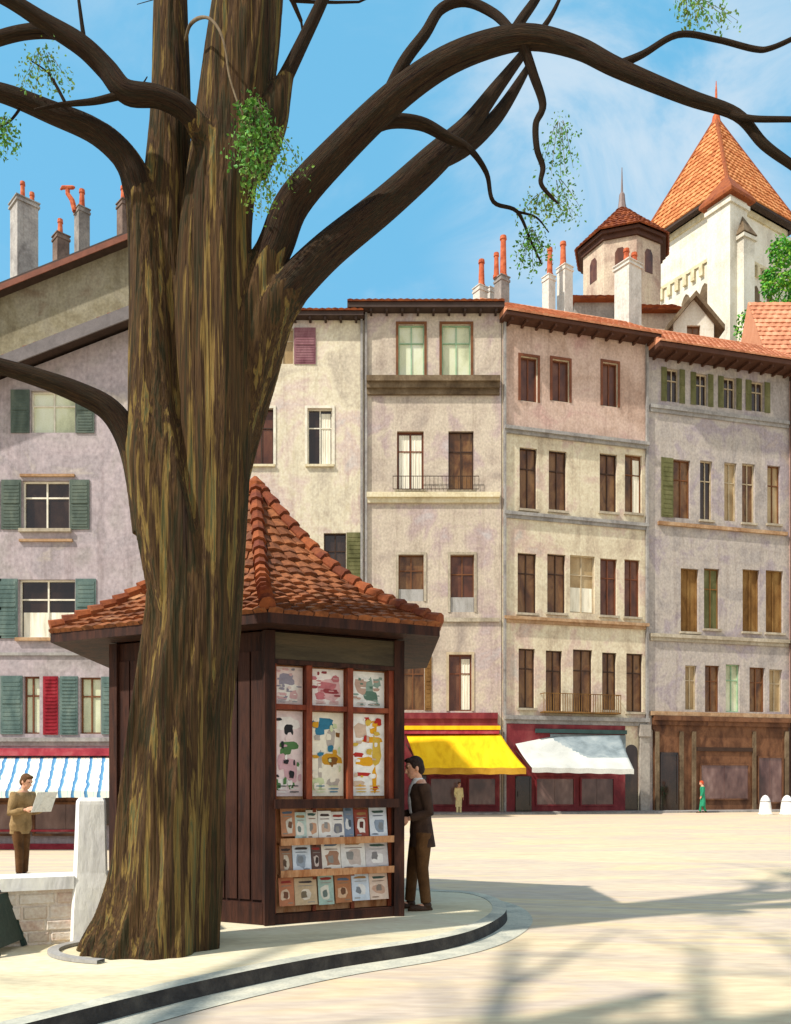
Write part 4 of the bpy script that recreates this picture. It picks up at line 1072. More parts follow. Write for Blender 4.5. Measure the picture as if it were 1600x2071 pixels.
# ------------------------------------------------------------------ the big tree
TD = 7.62
tree = thing('old_tree', 'huge old tree with a ridged brown trunk and spreading limbs, in front of the kiosk', 'tree', onz(330, 1925, GZ))
pxm = TD/F
def path(pts, d0=TD):
    """(px, py, width px[, depth offset]) -> 3-D spline with radius"""
    o = []
    for q in pts:
        d = d0+(q[3] if len(q) > 3 else 0); p = at(q[0], q[1], d); o.append((p.x, p.y, p.z, q[2]/2/F*d))
    return o
def limb(mb, pts, d0=TD, seg=12, n=6, ridge=0, seed=0):
    s_ = spline(path(pts, d0), n)
    mb.tube([p[:3] for p in s_], [max(.004, p[3]) for p in s_], seg, ridge, seed)
tm = MB()
limb(tm, [(306, 2010, 320), (310, 1945, 278), (326, 1875, 238), (342, 1780, 214), (352, 1650, 204), (366, 1450, 188), (386, 1280, 176), (392, 1150, 160), (394, 1030, 130), (394, 900, 100), (396, 760, 70), (400, 660, 30)], n=14, seg=110, ridge=.19, seed=1)
limb(tm, [(405, 1420, 70), (380, 1290, 110, -.08), (352, 1120, 122, -.14), (322, 960, 118, -.14), (308, 800, 92, -.1), (302, 600, 76, -.05), (290, 430, 66), (268, 345, 56), (215, 278, 44, -.1), (150, 244, 28, -.16), (100, 226, 8, -.2)], n=10, seg=60, ridge=.16, seed=2)
limb(tm, [(370, 1000, 110, .12), (345, 720, 112, .14), (335, 450, 92, .15), (346, 220, 76, .2), (345, 0, 66, .25), (350, -160, 52, .3), (330, -360, 30, .3)], seg=26, ridge=.13, seed=3)
limb(tm, [(415, 1400, 110), (430, 1250, 116), (440, 1000, 132), (438, 720, 150), (438, 470, 136), (464, 260, 138, .1), (492, 60, 136, .15), (515, -150, 110, .2), (520, -420, 50, .2)], n=10, seg=72, ridge=.17, seed=4)
limb(tm, [(445, 1150, 60, .2), (458, 1000, 80, .2), (480, 850, 110, .12), (505, 740, 118, .06), (545, 640, 94, 0), (585, 585, 74), (630, 540, 58, .05), (700, 475, 40, .13), (780, 412, 10, .25)], seg=26, ridge=.13, seed=5)
limb(tm, [(450, 950, 70, .1), (468, 800, 100, .1), (496, 670, 100), (530, 560, 76), (560, 490, 62), (596, 405, 48, -.05), (640, 352, 30, -.1), (690, 300, 6, -.15)], seg=24, ridge=.11, seed=9)
limb(tm, [(500, 330, 90, .1), (540, 250, 80, .1), (562, 195, 56, .1), (580, 155, 30, .1), (600, 110, 8, .1)], seg=16, ridge=.1, seed=14)
limb(tm, [(445, 330, 60, -.08), (412, 275, 54, -.15), (378, 228, 40, -.24), (330, 199, 24, -.34), (290, 190, 6, -.38)], seg=14, ridge=.1, seed=16)
limb(tm, [(300, 1080, 60, -.12), (288, 980, 62, -.12), (262, 890, 50, -.16), (222, 830, 32, -.22), (180, 803, 8, -.28)], seg=14, ridge=.1, seed=17)
tr_ = tm.build('trunk', M['bark'], tree, mods=(.015, 1))
def branch(pts, d0=TD, seg=12, parent=tree, name='branch', m='bark2', ridge=.06):
    mb = MB(); limb(mb, pts, d0, seg, ridge=ridge, seed=pts[0][0]*.1); return mb.build(name, M[m], parent, smooth_=True)
b1 = branch([(505, 640, 50), (530, 560, 66), (560, 490, 69), (596, 405, 66, -.05), (690, 300, 60, -.15), (800, 195, 56, -.3), (900, 125, 52, -.4), (1000, 86, 48, -.5), (1080, 76, 44, -.55), (1170, 98, 38, -.6), (1250, 138, 34, -.7), (1390, 196, 28, -.8), (1490, 232, 22, -.85), (1545, 292, 19, -.9), (1610, 340, 16, -.9), (1720, 420, 10, -.9)], seg=14)
b2 = branch([(520, 690, 60), (550, 632, 78), (585, 585, 75), (665, 505, 68, .1), (780, 412, 62, .25), (880, 322, 56, .4), (945, 258, 40, .5), (1000, 185, 28, .55), (1056, 112, 17, .6), (1110, 40, 10, .6), (1140, -20, 6, .6)], seg=14)
b3 = branch([(880, 322, 44, .42), (945, 292, 36, .55), (1005, 235, 28, .7), (1060, 150, 15, .8), (1075, 118, 6, .8)])
b4 = branch([(440, 320, 34, -.08), (412, 275, 44, -.15), (375, 225, 42, -.25), (320, 196, 40, -.35), (255, 186, 44, -.4), (215, 140, 42, -.4), (165, 92, 40, -.45), (95, 48, 34, -.5), (15, -2, 28, -.6), (-90, -50, 20, -.7)])
b5 = branch([(180, 100, 32, -.42), (120, 66, 28, -.35), (55, 64, 26, -.3), (-20, 84, 24, -.25), (-120, 130, 14, -.2)])
b6 = branch([(290, 450, 44, 0), (280, 395, 56, -.02), (258, 328, 54, -.06), (195, 268, 48, -.12), (100, 226, 42, -.2), (10, 190, 36, -.3), (-110, 160, 24, -.4)])
b7 = branch([(306, 1060, 44, -.12), (288, 980, 56, -.12), (262, 890, 54, -.16), (222, 830, 48, -.22), (160, 795, 42, -.3), (80, 765, 36, -.4), (-20, 735, 30, -.5), (-140, 705, 18, -.6)])
b8 = branch([(548, 205, 50, .1), (570, 170, 32, .1), (605, 100, 26, .1), (655, -5, 22, .15), (700, -110, 14, .2)])
# smaller wood, each under the limb it grows from
branch([(770, 225, 26, -.28), (815, 130, 24, -.3), (860, 68, 22, -.25), (892, 18, 20, -.2), (942, 3, 18, -.2), (1000, 28, 18, -.3), (1038, 66, 16, -.5)], parent=b1, name='side_branch')
branch([(1030, 80, 22, -.52), (1055, 40, 20, -.5), (1090, -12, 16, -.45), (1120, -80, 8, -.4)], parent=b1, name='side_branch')
c1 = branch([(1058, 90, 20, -.54), (1078, 148, 18, -.5), (1098, 212, 15, -.45), (1084, 250, 13, -.45), (1086, 300, 12, -.45), (1098, 338, 11, -.42), (1094, 370, 9, -.42), (1112, 395, 7, -.4), (1130, 412, 4, -.4)], parent=b1, name='side_branch', seg=8)
branch([(1245, 134, 18, -.7), (1300, 110, 14, -.75), (1372, 70, 12, -.8), (1450, 80, 11, -.8), (1525, 99, 11, -.85), (1560, 97, 10, -.9), (1620, 70, 9, -.9), (1700, 30, 5, -.9)], parent=b1, name='side_branch', seg=8)
branch([(1478, 228, 14, -.85), (1520, 240, 12, -.95), (1620, 242, 10, -1.1), (1720, 250, 5, -1.2)], parent=b1, name='side_branch', seg=8)
branch([(720, 278, 30, -.12), (780, 247, 26, -.1), (850, 250, 24, .05), (905, 278, 20, .1), (950, 302, 13, .12), (984, 350, 10, .12), (998, 408, 8, .12), (1046, 428, 7, .1), (1074, 488, 5, .1), (1096, 535, 3, .1)], parent=b1, name='side_branch', seg=8)
branch([(1046, 428, 5, .1), (1085, 440, 4, .1), (1110, 470, 2.5, .1)], parent=b1, name='twig', seg=6)
branch([(245, 192, 16, -.4), (190, 205, 13, -.42), (120, 212, 9, -.45), (70, 222, 5, -.5)], parent=b4, name='side_branch', seg=8)
branch([(132, 208, 7, -.45), (112, 170, 6, -.45), (95, 145, 4, -.45), (62, 122, 2.5, -.45)], parent=b4, name='twig', seg=6)
branch([(172, 92, 10, -.45), (166, 50, 8, -.45), (158, -10, 6, -.45), (150, -60, 4, -.4)], parent=b4, name='twig', seg=6)
branch([(280, 182, 5, -.38), (290, 168, 3.5, -.38), (298, 155, 2, -.38)], parent=b4, name='twig', seg=6)
branch([(50, 205, 6, -.25), (20, 245, 5, -.28), (-20, 262, 4, -.3)], parent=b6, name='twig', seg=6)
branch([(376, 80, 8, .0), (384, 52, 7, -.15), (402, 37, 7, -.3), (424, 38, 6, -.42), (444, 62, 6, -.48), (456, 100, 5, -.5), (463, 150, 4.5, -.5), (478, 200, 4, -.5), (500, 260, 3, -.5), (515, 330, 2, -.5)], name='twig', m='twig', seg=6)

def leaves(px, py, w, h, count, d, m, parent=tree, droop=.5, size=.035, tilt=0):
    count = int(count*1.7)
    mb = MB()
    nst = max(3, count//50)
    for k in range(nst):
        u = (k+.5)/nst-.5
        x0, y0 = px+u*w*.2, py-h*.45+R.uniform(0, h*.1)
        x1, y1 = px+u*w*1.0+tilt*h+R.uniform(-.1, .1)*w, py+h*(.5-abs(u)*.5)*R.uniform(.6, 1)
        dd = R.uniform(-.18, .18)
        ps = []
        for i in range(7):
            t = i/6
            ps.append(at(lerp(x0, x1, t), lerp(y0, y1, t**(1+droop*.4)), d+dd*t))
        mb.tube(ps, [.0035*(1-.7*i/6) for i in range(7)], 4, mi=1)
        for j in range(count//nst):
            t = R.uniform(.08, 1); i = min(5, int(t*6)); p = lerp(ps[i], ps[i+1], t*6-i)
            dirv = V(R.uniform(-1, 1), R.uniform(-1, 1), R.uniform(-1.2, .3)).normalized()
            q = p+V(R.gauss(0, .045), R.gauss(0, .06), R.gauss(0, .035))
            sd = dirv.cross(V(R.uniform(-1, 1), R.uniform(-1, 1), R.uniform(-1, 1))).normalized()
            l = size*R.uniform(.6, 1.3)
            up = sd.cross(dirv)*l*.12
            mb.add([q, q+dirv*l*.5+sd*l*.28+up, q+dirv*l, q+dirv*l*.5-sd*l*.28+up], [(0, 1, 2), (0, 2, 3)])
    mb.build('leaf_spray', [M[m], M['twig']], parent)
leaves(88, 150, 110, 110, 190, TD-.45, 'leaf2', size=.034)
leaves(12, 275, 60, 95, 130, TD-.3, 'leaf', size=.04)
leaves(515, 285, 90, 200, 560, TD-.52, 'leaf', size=.045)
leaves(560, 320, 75, 130, 110, TD-.5, 'leaf2', tilt=.25, size=.035)
leaves(528, 375, 70, 150, 220, TD-.5, 'leaf2', size=.036)
leaves(1132, 310, 80, 150, 170, TD-.42, 'leaf', size=.032)
leaves(1100, 425, 150, 80, 190, TD+.1, 'leaf2', tilt=.3, size=.036)
leaves(1075, 510, 70, 110, 210, TD+.1, 'leaf', size=.036)
leaves(1395, 25, 150, 80, 190, TD-.8, 'leaf2', tilt=.5, size=.036)
leaves(1130, 400, 70, 90, 60, TD-.3, 'leaf', tilt=.3, size=.03)
# wood above the frame
def grow(mb, p, dirv, ln, r, depth, rnd):
    pts = [p]; rad = [r]; q = p.copy(); d = dirv.copy()
    for i in range(5):
        d = (d+V(rnd.uniform(-.25, .25), rnd.uniform(-.25, .25), rnd.uniform(-.12, .2))).normalized(); q = q+d*ln/5
        pts.append(q.copy()); rad.append(r*(1-.13*(i+1)))
    mb.tube(pts, rad, 8, seed=p.x)
    if depth > 0:
        for k in range(rnd.choice((2, 3))):
            i = rnd.choice((2, 3, 4, 5)); a = rnd.uniform(0, 6.28)
            nd = (d*.7+V(math.cos(a), math.sin(a), rnd.uniform(-.1, .5))*.8).normalized()
            grow(mb, pts[i], nd, ln*rnd.uniform(.6, .8), rad[i]*.68, depth-1, rnd)
rr_ = random.Random(5)
mb = MB()
for (px, py, w, dv) in [(345, -150, 50, (-.3, .3, .9)), (515, -200, 80, (.5, .2, .8)), (350, -160, 50, (.1, -.6, .8)), (515, -150, 70, (.8, -.3, .5)), (520, -400, 50, (.1, .3, 1)), (330, -350, 30, (-.6, -.1, .8)), (515, -150, 80, (.2, .7, .6)), (510, -160, 70, (-.1, .7, .9)), (515, -220, 70, (.55, .6, .55)), (350, -200, 50, (-.3, .4, .9)), (515, -300, 60, (.1, .9, .4))]:
    grow(mb, at(px, py, TD+.25), V(*dv).normalized(), 2.6, w/2/F*TD, 2, rr_)
mb.build('upper_branches', M['bark2'], tree, smooth_=True)
# low rim round the tree pit
mb = MB(); c = onz(312, 1935, GZ)
ring = [[V(c.x+(.98-w)*math.cos(a*math.pi/24), c.y+.3+(.64-w)*math.sin(a*math.pi/24), GZ+z) for w, z in ((0, 0), (0, .028), (.09, .028), (.09, 0))] for a in range(17, 34)]
for r0, r1 in zip(ring, ring[1:]):
    for k in range(3): mb.quad(r0[k], r1[k], r1[k+1], r0[k+1])
struct(mb.build('tree_pit_edge', M['shut_grey']))

# second tree: stands left of the viewer, its branches shade the foreground
TX, TY = -5.6, .6
t2 = thing('bare_tree', 'leafless tree standing outside the picture to the left, shading the foreground', 'tree', (TX, TY, 0))
mb = MB(); rr_ = random.Random(11)
mb.tube([(TX, TY, -.1), (TX+.05, TY, 1.5), (TX+.1, TY, 3.2), (TX+.15, TY, 5.2)], [.5, .38, .33, .3], 14, .1)
mb.build('trunk', M['bark'], t2, smooth_=True)
mb = MB()
for dv in ((.5, .2, .8), (-.5, .5, .8), (.2, -.6, .8), (.7, -.2, .8), (.4, .45, .9), (0, .1, 1), (.6, -.5, .9), (.2, .3, 1)):
    grow(mb, V(TX+.15, TY, 5.0), V(*dv).normalized(), 4.2, .34, 2, rr_)
mb.build('crown', M['bark2'], t2, smooth_=True)

# green tree behind the row, at the right edge
p = at(1590, 640, 66)
t3 = thing('green_tree', 'bright green leafy tree beside the church tower at the right edge', 'tree', (p.x, p.y, 0))
mb = MB(); mb.tube([(p.x, p.y, 0), (p.x, p.y, p.z*.6), (p.x+.2, p.y, p.z+1)], [.6, .4, .2], 10); mb.build('trunk', M['bark'], t3)
mb = MB(); rr_ = random.Random(3)
cl = [(V(p.x+rr_.uniform(-2.6, 3.5), p.y+rr_.uniform(-2, 2), p.z+rr_.uniform(-2.0, 4.6)), rr_.uniform(.6, 1.2)) for _ in range(26)]
for c, r in cl:
    if c.x < p.x-1.5 and c.z > p.z+3.2: continue
    for k in range(230):
        q = V(rr_.gauss(0, 1), rr_.gauss(0, 1), rr_.gauss(0, 1)).normalized()*r*rr_.uniform(.55, 1.05)
        a = V(rr_.uniform(-1, 1), rr_.uniform(-1, 1), rr_.uniform(-1, .4)).normalized(); b = a.cross(V(rr_.uniform(-1, 1), 1, rr_.uniform(-1, 1))).normalized(); l = .3
        mb.add([c+q, c+q+a*l*.5+b*l*.3, c+q+a*l, c+q+a*l*.5-b*l*.3], [(0, 1, 2, 3)])
mb.build('crown', M['leaf3'], t3)

# ------------------------------------------------------------------ low wall, post, board
fa, fb = onz(-300, 1935, GZ), onz(262, 1898, GZ)
wf = Face((fa.x, fa.y), (fb.x, fb.y))
wall = thing('garden_wall', 'low pale rubble wall with a grey coping and a tall white post, left of the big trunk', 'wall', wf.p(wf.len/2, GZ))
zc = wf.uz(60, 1800)[1]; zt = wf.uz(60, 1774)[1]
mb = MB(); wf.box(mb, 0, wf.len, GZ-.05, zc, -.3, 0)
rw = random.Random(4)
z = GZ+.02
while z < zc-.08:                                    # stones laid in the face
    hh = rw.uniform(.09, .14); u = rw.uniform(0, .1)
    while u < wf.len-.1:
        ww = rw.uniform(.16, .36); dpt = rw.uniform(.008, .026)
        z1 = min(zc-.01, z+hh-.014); u1 = min(wf.len, u+ww-.016)
        if u1-u > .05:
            a, b = .012, .012
            q0 = [wf.p(x, y, .0) for x, y in ((u, z), (u1, z), (u1, z1), (u, z1))]; q1 = [wf.p(x, y, dpt) for x, y in ((u+a, z+b), (u1-a, z+b), (u1-a, z1-b), (u+a, z1-b))]
            mb.add(q0+q1, [(4, 5, 6, 7), (0, 1, 5, 4), (1, 2, 6, 5), (2, 3, 7, 6), (3, 0, 4, 7)])
        u += ww
    z += hh
mb.build('rubble_face', mat('wall_rubble_stone_laid', [C(172, 152, 138), C(206, 190, 172), C(224, 214, 200), C(198, 164, 142), C(188, 184, 176)], size=2.5, rough=.95, bump=.4, bsize=14, grain=.15, island=.5), wall)
mb = MB(); wf.box(mb, -.02, wf.uz(150, 1700)[0], zc, zt, -.36, .06); wf.box(mb, wf.uz(218, 1700)[0], wf.len, zc, zt, -.36, .06); mb.build('coping', M['white_paint'], wall)
u0, u1 = wf.uz(150, 1800)[0], wf.uz(218, 1800)[0]; zp = wf.uz(180, 1614)[1]
mb = MB(); uc, hw = (u0+u1)/2, (u1-u0)/2
rings = []
for z, k in ((GZ, 1.2), (GZ+.3, 1.14), (zc, 1.06), (zt+.02, .98), (lerp(zt, zp, .6), .9), (zp-.06, .86), (zp-.03, .84), (zp, .72)):
    c = wf.p(uc+.012*(1-k)*10*.3, z, -.15)
    rings.append([c+wf.u*hw*k*a+wf.n*.2*k*b for a, b in ((-1, .86), (-.86, 1), (.86, 1), (1, .86), (1, -.86), (.86, -1), (-.86, -1), (-1, -.86))])
vs = [p for r in rings for p in r]
mb.add(vs, [(i*8+k, i*8+(k+1) % 8, (i+1)*8+(k+1) % 8, (i+1)*8+k) for i in range(len(rings)-1) for k in range(8)]+[[(len(rings)-1)*8+k for k in range(8)]])
mb.build('post', M['white_paint'], wall)

q = onz(-44, 1935, GZ)
sb = thing('sandwich_board', 'dark green folding board standing on the pavement at the left edge', 'board', q)
mb = MB()
for s_ in (-1, 1):
    t0, t1 = V(q.x+s_*.17, q.y, GZ), V(q.x+s_*.02, q.y, GZ+.5)
    for yy in (-.02, .5):
        mb.obox((t0+t1)/2+V(0, yy, 0), (t1-t0)/2, V(0, .022, 0), V(.02, 0, .006)); 
    o = (t0+t1)/2+V(0, .24, .02)
    mb.obox(o, (t1-t0)*.42, V(0, .25, 0), V(.008, 0, .002))
mb.build('panel', M['green_paint'], sb)
mb = MB(); mb.tube([V(q.x, q.y-.02, GZ+.5), V(q.x, q.y+.52, GZ+.5)], .015, 8); mb.build('hinge', M['frame_dark'], sb)

# white bollards across the square
for px, w, lab in ((1548, 24, 'white rounded bollard before the brown shopfront, left one of the pair'), (1592, 26, 'white rounded bollard at the right edge of the picture, right one of the pair')):
    q = onz(px, 1648, 0); r = w/2/F*q.y; hgt = 40/F*q.y
    t = thing('bollard', lab, 'bollard', q, 0, 'white bollards before the brown shopfront')
    mb = MB(); mb.tube([q+V(0, 0, z*hgt) for z in (0, .08, .1, .4, .7, .85, .95, 1)], [r*x for x in (1.15, 1.15, 1, .93, .8, .62, .38, .06)], 16); mb.build('shaft', M['white_paint'], t, smooth_=True)
    mb = MB(); mb.tube([q+V(0, 0, .66*hgt), q+V(0, 0, .70*hgt)], [r*.86, r*.85], 16); mb.build('band', M['ledge_grey'], t)

# ------------------------------------------------------------------ people
def hand(mb, w, d, palm_n, side, s=1.0, curl=.5):
    """wrist, pointing direction, palm normal, thumb side"""
    d = d.normalized(); palm_n = (palm_n-d*palm_n.dot(d)).normalized(); sd = d.cross(palm_n).normalized()*side
    rot = Matrix((sd, d, palm_n)).transposed()
    mb.ell(w+d*.045*s, (.040*s, .055*s, .016*s), rot, 10, 8)
    for i, (off, ln) in enumerate(((.030, .070), (.010, .078), (-.010, .072), (-.029, .056))):
        p = w+d*.085*s+sd*off*s; dd = d.copy(); pts = [p-d*.03*s]
        for k in range(4):
            pts.append(p.copy()); p = p+dd*ln/3*s; dd = (dd+palm_n*curl).normalized()
        mb.tube(pts, [.0095*s, .0095*s, .009*s, .0085*s, .007*s], 8)
    p = w+d*.025*s+sd*.03*s
    mb.tube([w+d*.02*s, p, p+(sd*.6+d*.7+palm_n*.2)*.03*s, p+(sd*.55+d*1.0+palm_n*.5)*.055*s], [.014*s, .013*s, .011*s, .008*s], 8)

def person(label, loc, rotz, H, col, pose, vox=.010, hair='short', coat=0.0, bulk=1.0):
    """local frame: +x is forward, +y the left side"""
    t = thing('person', label, 'person', loc, rotz); s = H/1.74
    Z = lambda *a: V(*a)*s
    lean = pose.get('lean', .0)
    hip = V(0, 0, .92); ch = V(.02+lean*.5, 0, 1.26); sh = V(.0+lean, 0, 1.43); nk = V(.02+lean*1.1, 0, 1.50); hd = V(.055+lean*1.3, 0, 1.625)
    sk = MB(); jk = MB(); tr = MB()
    # torso
    def torso(mb, g, z0=.86, z1=1.5):
        prof = [(.80, .115, .155), (.90, .122, .168), (1.0, .112, .152), (1.08, .108, .146), (1.2, .122, .165), (1.32, .128, .184), (1.40, .112, .186), (1.45, .085, .14), (1.50, .062, .066)]
        rings = []
        for z, a, b in prof:
            if z < z0-.01 or z > z1+.01: continue
            f = (z-.92)/.55; x = lean*max(0, f)+.0
            rings.append((Z(x, 0, z), Z(a*g, 0, 0), Z(0, b*g, 0)))
        mb.loft(rings, 18)
    torso(sk, .93); torso(jk, 1.08*bulk, .80 if coat == 0 else .80, 1.46)
    if coat:
        jk.loft([(Z(-.02, 0, .80-coat), Z(.145, 0, 0), Z(0, .185, 0)), (Z(-.01, 0, .82), Z(.138, 0, 0), Z(0, .182, 0)), (Z(0, 0, 1.0), Z(.12, 0, 0), Z(0, .165, 0))], 18)
    tr.loft([(Z(0, 0, .78), Z(.11, 0, 0), Z(0, .15, 0)), (Z(0, 0, .9), Z(.13, 0, 0), Z(0, .172, 0)), (Z(0, 0, 1.02), Z(.118, 0, 0), Z(0, .16, 0))], 16)
    # neck and head
    sk.tube([Z(*(sh-V(0, 0, .03))), Z(*nk), Z(*(hd-V(.01, 0, .03)))], [.066*s, .056*s, .055*s], 12)
    tilt = Matrix.Rotation(pose.get('nod', .2), 3, 'Y')
    HP = lambda x, y, z: Z(*hd)+tilt @ Z(x, y, z)
    sk.ell(HP(0, 0, .025), Z(.098, .077, .105), tilt); sk.ell(HP(.035, 0, -.045), Z(.062, .058, .07), tilt); sk.ell(HP(.065, 0, -.092), Z(.026, .03, .02), tilt)
    sk.tube([HP(.085, 0, .03), HP(.108, 0, -.005), HP(.118, 0, -.022), HP(.092, 0, -.036)], [.011*s, .013*s, .017*s, .012*s], 8)
    for y in (-1, 1):
        sk.ell(HP(-.005, y*.078, -.005), Z(.022, .010, .032), tilt, 8, 6); sk.ell(HP(.084, y*.03, .043), Z(.016, .024, .009), tilt, 8, 6)
    sk.ell(HP(.092, 0, -.058), Z(.012, .024, .006), tilt, 8, 6); sk.ell(HP(.089, 0, -.070), Z(.012, .021, .006), tilt, 8, 6)
    # arms
    for k, y in (('l', 1), ('r', -1)):
        S0 = V(lean+.0, y*.19, 1.40); E = V(*pose['el_'+k]); Wr = V(*pose['ha_'+k])
        sk.tube([Z(*S0), Z(*E), Z(*Wr)], [.048*s, .038*s, .026*s], 10); sk.tube([Z(*(S0-V(0, y*.08, .02))), Z(*S0)], [.06*s, .05*s], 10)
        Wc = lerp(E, Wr, .9)
        jk.tube([Z(*(S0-V(0, y*.1, .03))), Z(*S0), Z(*lerp(S0, E, .5)), Z(*E), Z(*lerp(E, Wr, .5)), Z(*Wc)], [.076*s*bulk, .074*s*bulk, .066*s*bulk, .060*s*bulk, .053*s*bulk, .046*s], 12)
        hand(sk, Z(*Wr), Wr-E, V(*pose.get('palm_'+k, (0, -y, -.3))), y*pose.get('thumb', 1), s, pose.get('curl', .45))
    # legs
    feet = []
    for k, y in (('l', 1), ('r', -1)):
        kn = V(*pose['kn_'+k]); an = V(*pose['an_'+k]); h0 = V(0, y*.09, .88)
        sk.tube([Z(*h0), Z(*kn), Z(*an)], [.078*s, .052*s, .036*s], 12); sk.ell(Z(an.x+.06, an.y, an.z-.04), Z(.1, .035, .03))
        tr.tube([Z(*(h0+V(0, -y*.005, 0))), Z(*lerp(h0, kn, .5)), Z(*kn), Z(*lerp(kn, an, .5)), Z(an.x, an.y, an.z-.0)], [.104*s, .09*s, .073*s, .066*s, .062*s], 14)
        feet.append(an)
    sk.build('body', M['skin'], t, local=True, mods=(vox*.75, 2))
    jk.build('jacket', M[col['jacket']], t, local=True, mods=(vox, 3))
    tr.build('trousers', M[col['trousers']], t, local=True, mods=(vox, 3))
    for an in feet:
        sh_ = MB(); ft = an.z-.085
        sh_.ell(Z(an.x-.01, an.y, ft+.055), Z(.058, .045, .055)); sh_.ell(Z(an.x+.10, an.y, ft+.035), Z(.115, .046, .036)); sh_.loft([(Z(an.x+.07, an.y, ft), Z(.155, 0, 0), Z(0, .048, 0)), (Z(an.x+.07, an.y, ft+.028), Z(.15, 0, 0), Z(0, .046, 0))], 16)
        sh_.build('shoe', M[col['shoe']], t, local=True, mods=(vox, 2))
    hr = MB()
    hr.ell(HP(-.018, 0, .045), Z(.104, .086, .100), tilt); hr.ell(HP(-.055, 0, -.01), Z(.066, .076, .085), tilt); hr.ell(HP(.045, 0, .105), Z(.055, .066, .03), tilt)
    for y in (-1, 1): hr.ell(HP(.012, y*.072, .035), Z(.03, .014, .045), tilt, 8, 6)
    ho = hr.build('hair', M[col['hair']], t, local=True, mods=(vox*.8, 2))
    if 'shirt' in col:
        m_ = MB(); m_.loft([(Z(lean*.35+.075, 0, 1.10), Z(.062, 0, 0), Z(0, .05, 0)), (Z(lean*.6+.088, 0, 1.25), Z(.064, 0, 0), Z(0, .062, 0)), (Z(lean*.9+.07, 0, 1.40), Z(.062, 0, 0), Z(0, .066, 0)), (Z(lean*1.05+.02, 0, 1.485), Z(.068, 0, 0), Z(0, .068, 0)), (Z(lean*1.1+.02, 0, 1.515), Z(.062, 0, 0), Z(0, .062, 0))], 16)
        m_.build('shirt', M[col['shirt']], t, local=True, mods=(vox, 2))
    ey = MB()
    for y in (-1, 1): ey.ell(HP(.090, y*.031, .022), Z(.008, .013, .008), tilt, 8, 6)
    ey.build('eyes', M['hair_dark'], t, local=True, smooth_=True)
    return t

q = onz(852, 1838, GZ)
man = person('man in a dark brown jacket and brown trousers standing at the kiosk', q, math.pi+.28, 1.74,
             dict(jacket='jacket_brown', trousers='trouser_brown', shoe='shoe', hair='hair_dark', shirt='shirt'),
             dict(el_l=(-.02, .24, 1.12), ha_l=(.20, .16, 1.05), el_r=(-.03, -.24, 1.12), ha_r=(.21, -.13, 1.08), kn_l=(.02, .10, .48), an_l=(-.02, .12, .085), kn_r=(.07, -.10, .49), an_r=(.10, -.12, .085), lean=.02, nod=.22), vox=.009, coat=.08)
q = onz(42, 1772, -.02)
rd = person('man in a tan jacket and brown trousers standing behind the low wall reading a newspaper', V(q.x, q.y, terrain(q.x, q.y)), -.35, 1.76,
            dict(jacket='jacket_tan', trousers='trouser_brown', shoe='shoe', hair='hair_brown'),
            dict(el_l=(.02, .25, 1.10), ha_l=(.30, .20, 1.16), el_r=(.02, -.25, 1.10), ha_r=(.30, -.20, 1.16), kn_l=(.03, .07, .48), an_l=(.0, .08, .085), kn_r=(.03, -.07, .48), an_r=(.04, -.07, .085), lean=.05, nod=.35), vox=.012, bulk=1.16, coat=.06)
np_ = thing('newspaper', 'open white newspaper held by the man in the tan jacket', 'newspaper', Vector(rd.location)+Matrix.Rotation(-.35, 3, 'Z') @ V(.40, 0, 1.13), -.35)
mb = MB()
for s_ in (-1, 1):
    k = 8
    pts = [V(.10*math.sin(i/k*1.5)*.6-.02, s_*.235*i/k, 0) for i in range(k+1)]
    for i in range(k):
        a, b = pts[i], pts[i+1]; up = V(.14, 0, .34)
        mb.prism([a, b, b+up, a+up], V(.004, 0, -.001))
mb.build('sheet', M['paper'], np_, local=True)
tx_ = MB()
for s_ in (-1, 1):
    for c in range(3):
        for r in range(9):
            y0 = s_*(.02+c*.068); zz = .03+r*.03; x = .14*zz/.34-.026+.10*math.sin(abs(y0)/.235*1.5)*.6
            tx_.obox(V(x, y0+s_*.03, zz), V(.002, 0, 0), V(0, .025, 0), V(.003, 0, .006))
tx_.build('print', M['ledge_grey'], np_, local=True)
far = dict(el_l=(-.02, .22, 1.14), ha_l=(.08, .22, .9), el_r=(-.02, -.22, 1.14), ha_r=(.08, -.22, .9), kn_l=(.08, .08, .48), an_l=(.14, .08, .085), kn_r=(-.02, -.08, .48), an_r=(-.16, -.08, .10), nod=.1)
q = onz(1421, 1644, 0)
person('person with red hair in a long green coat walking before the brown shopfront', q, math.pi*.9, 1.78, dict(jacket='coat_green', trousers='coat_green', shoe='shoe', hair='hair_red'), far, vox=.022, coat=.45)
q = onz(928, 1647, 0)
person('person in a pale yellow coat standing under the yellow awning', q, -1.2, 1.7, dict(jacket='dress_yellow', trousers='dress_yellow', shoe='shoe', hair='hair_brown'), dict(far, an_l=(.02, .09, .085), an_r=(0, -.09, .085), kn_l=(.02, .09, .48), kn_r=(.02, -.09, .48)), vox=.022, coat=.4)

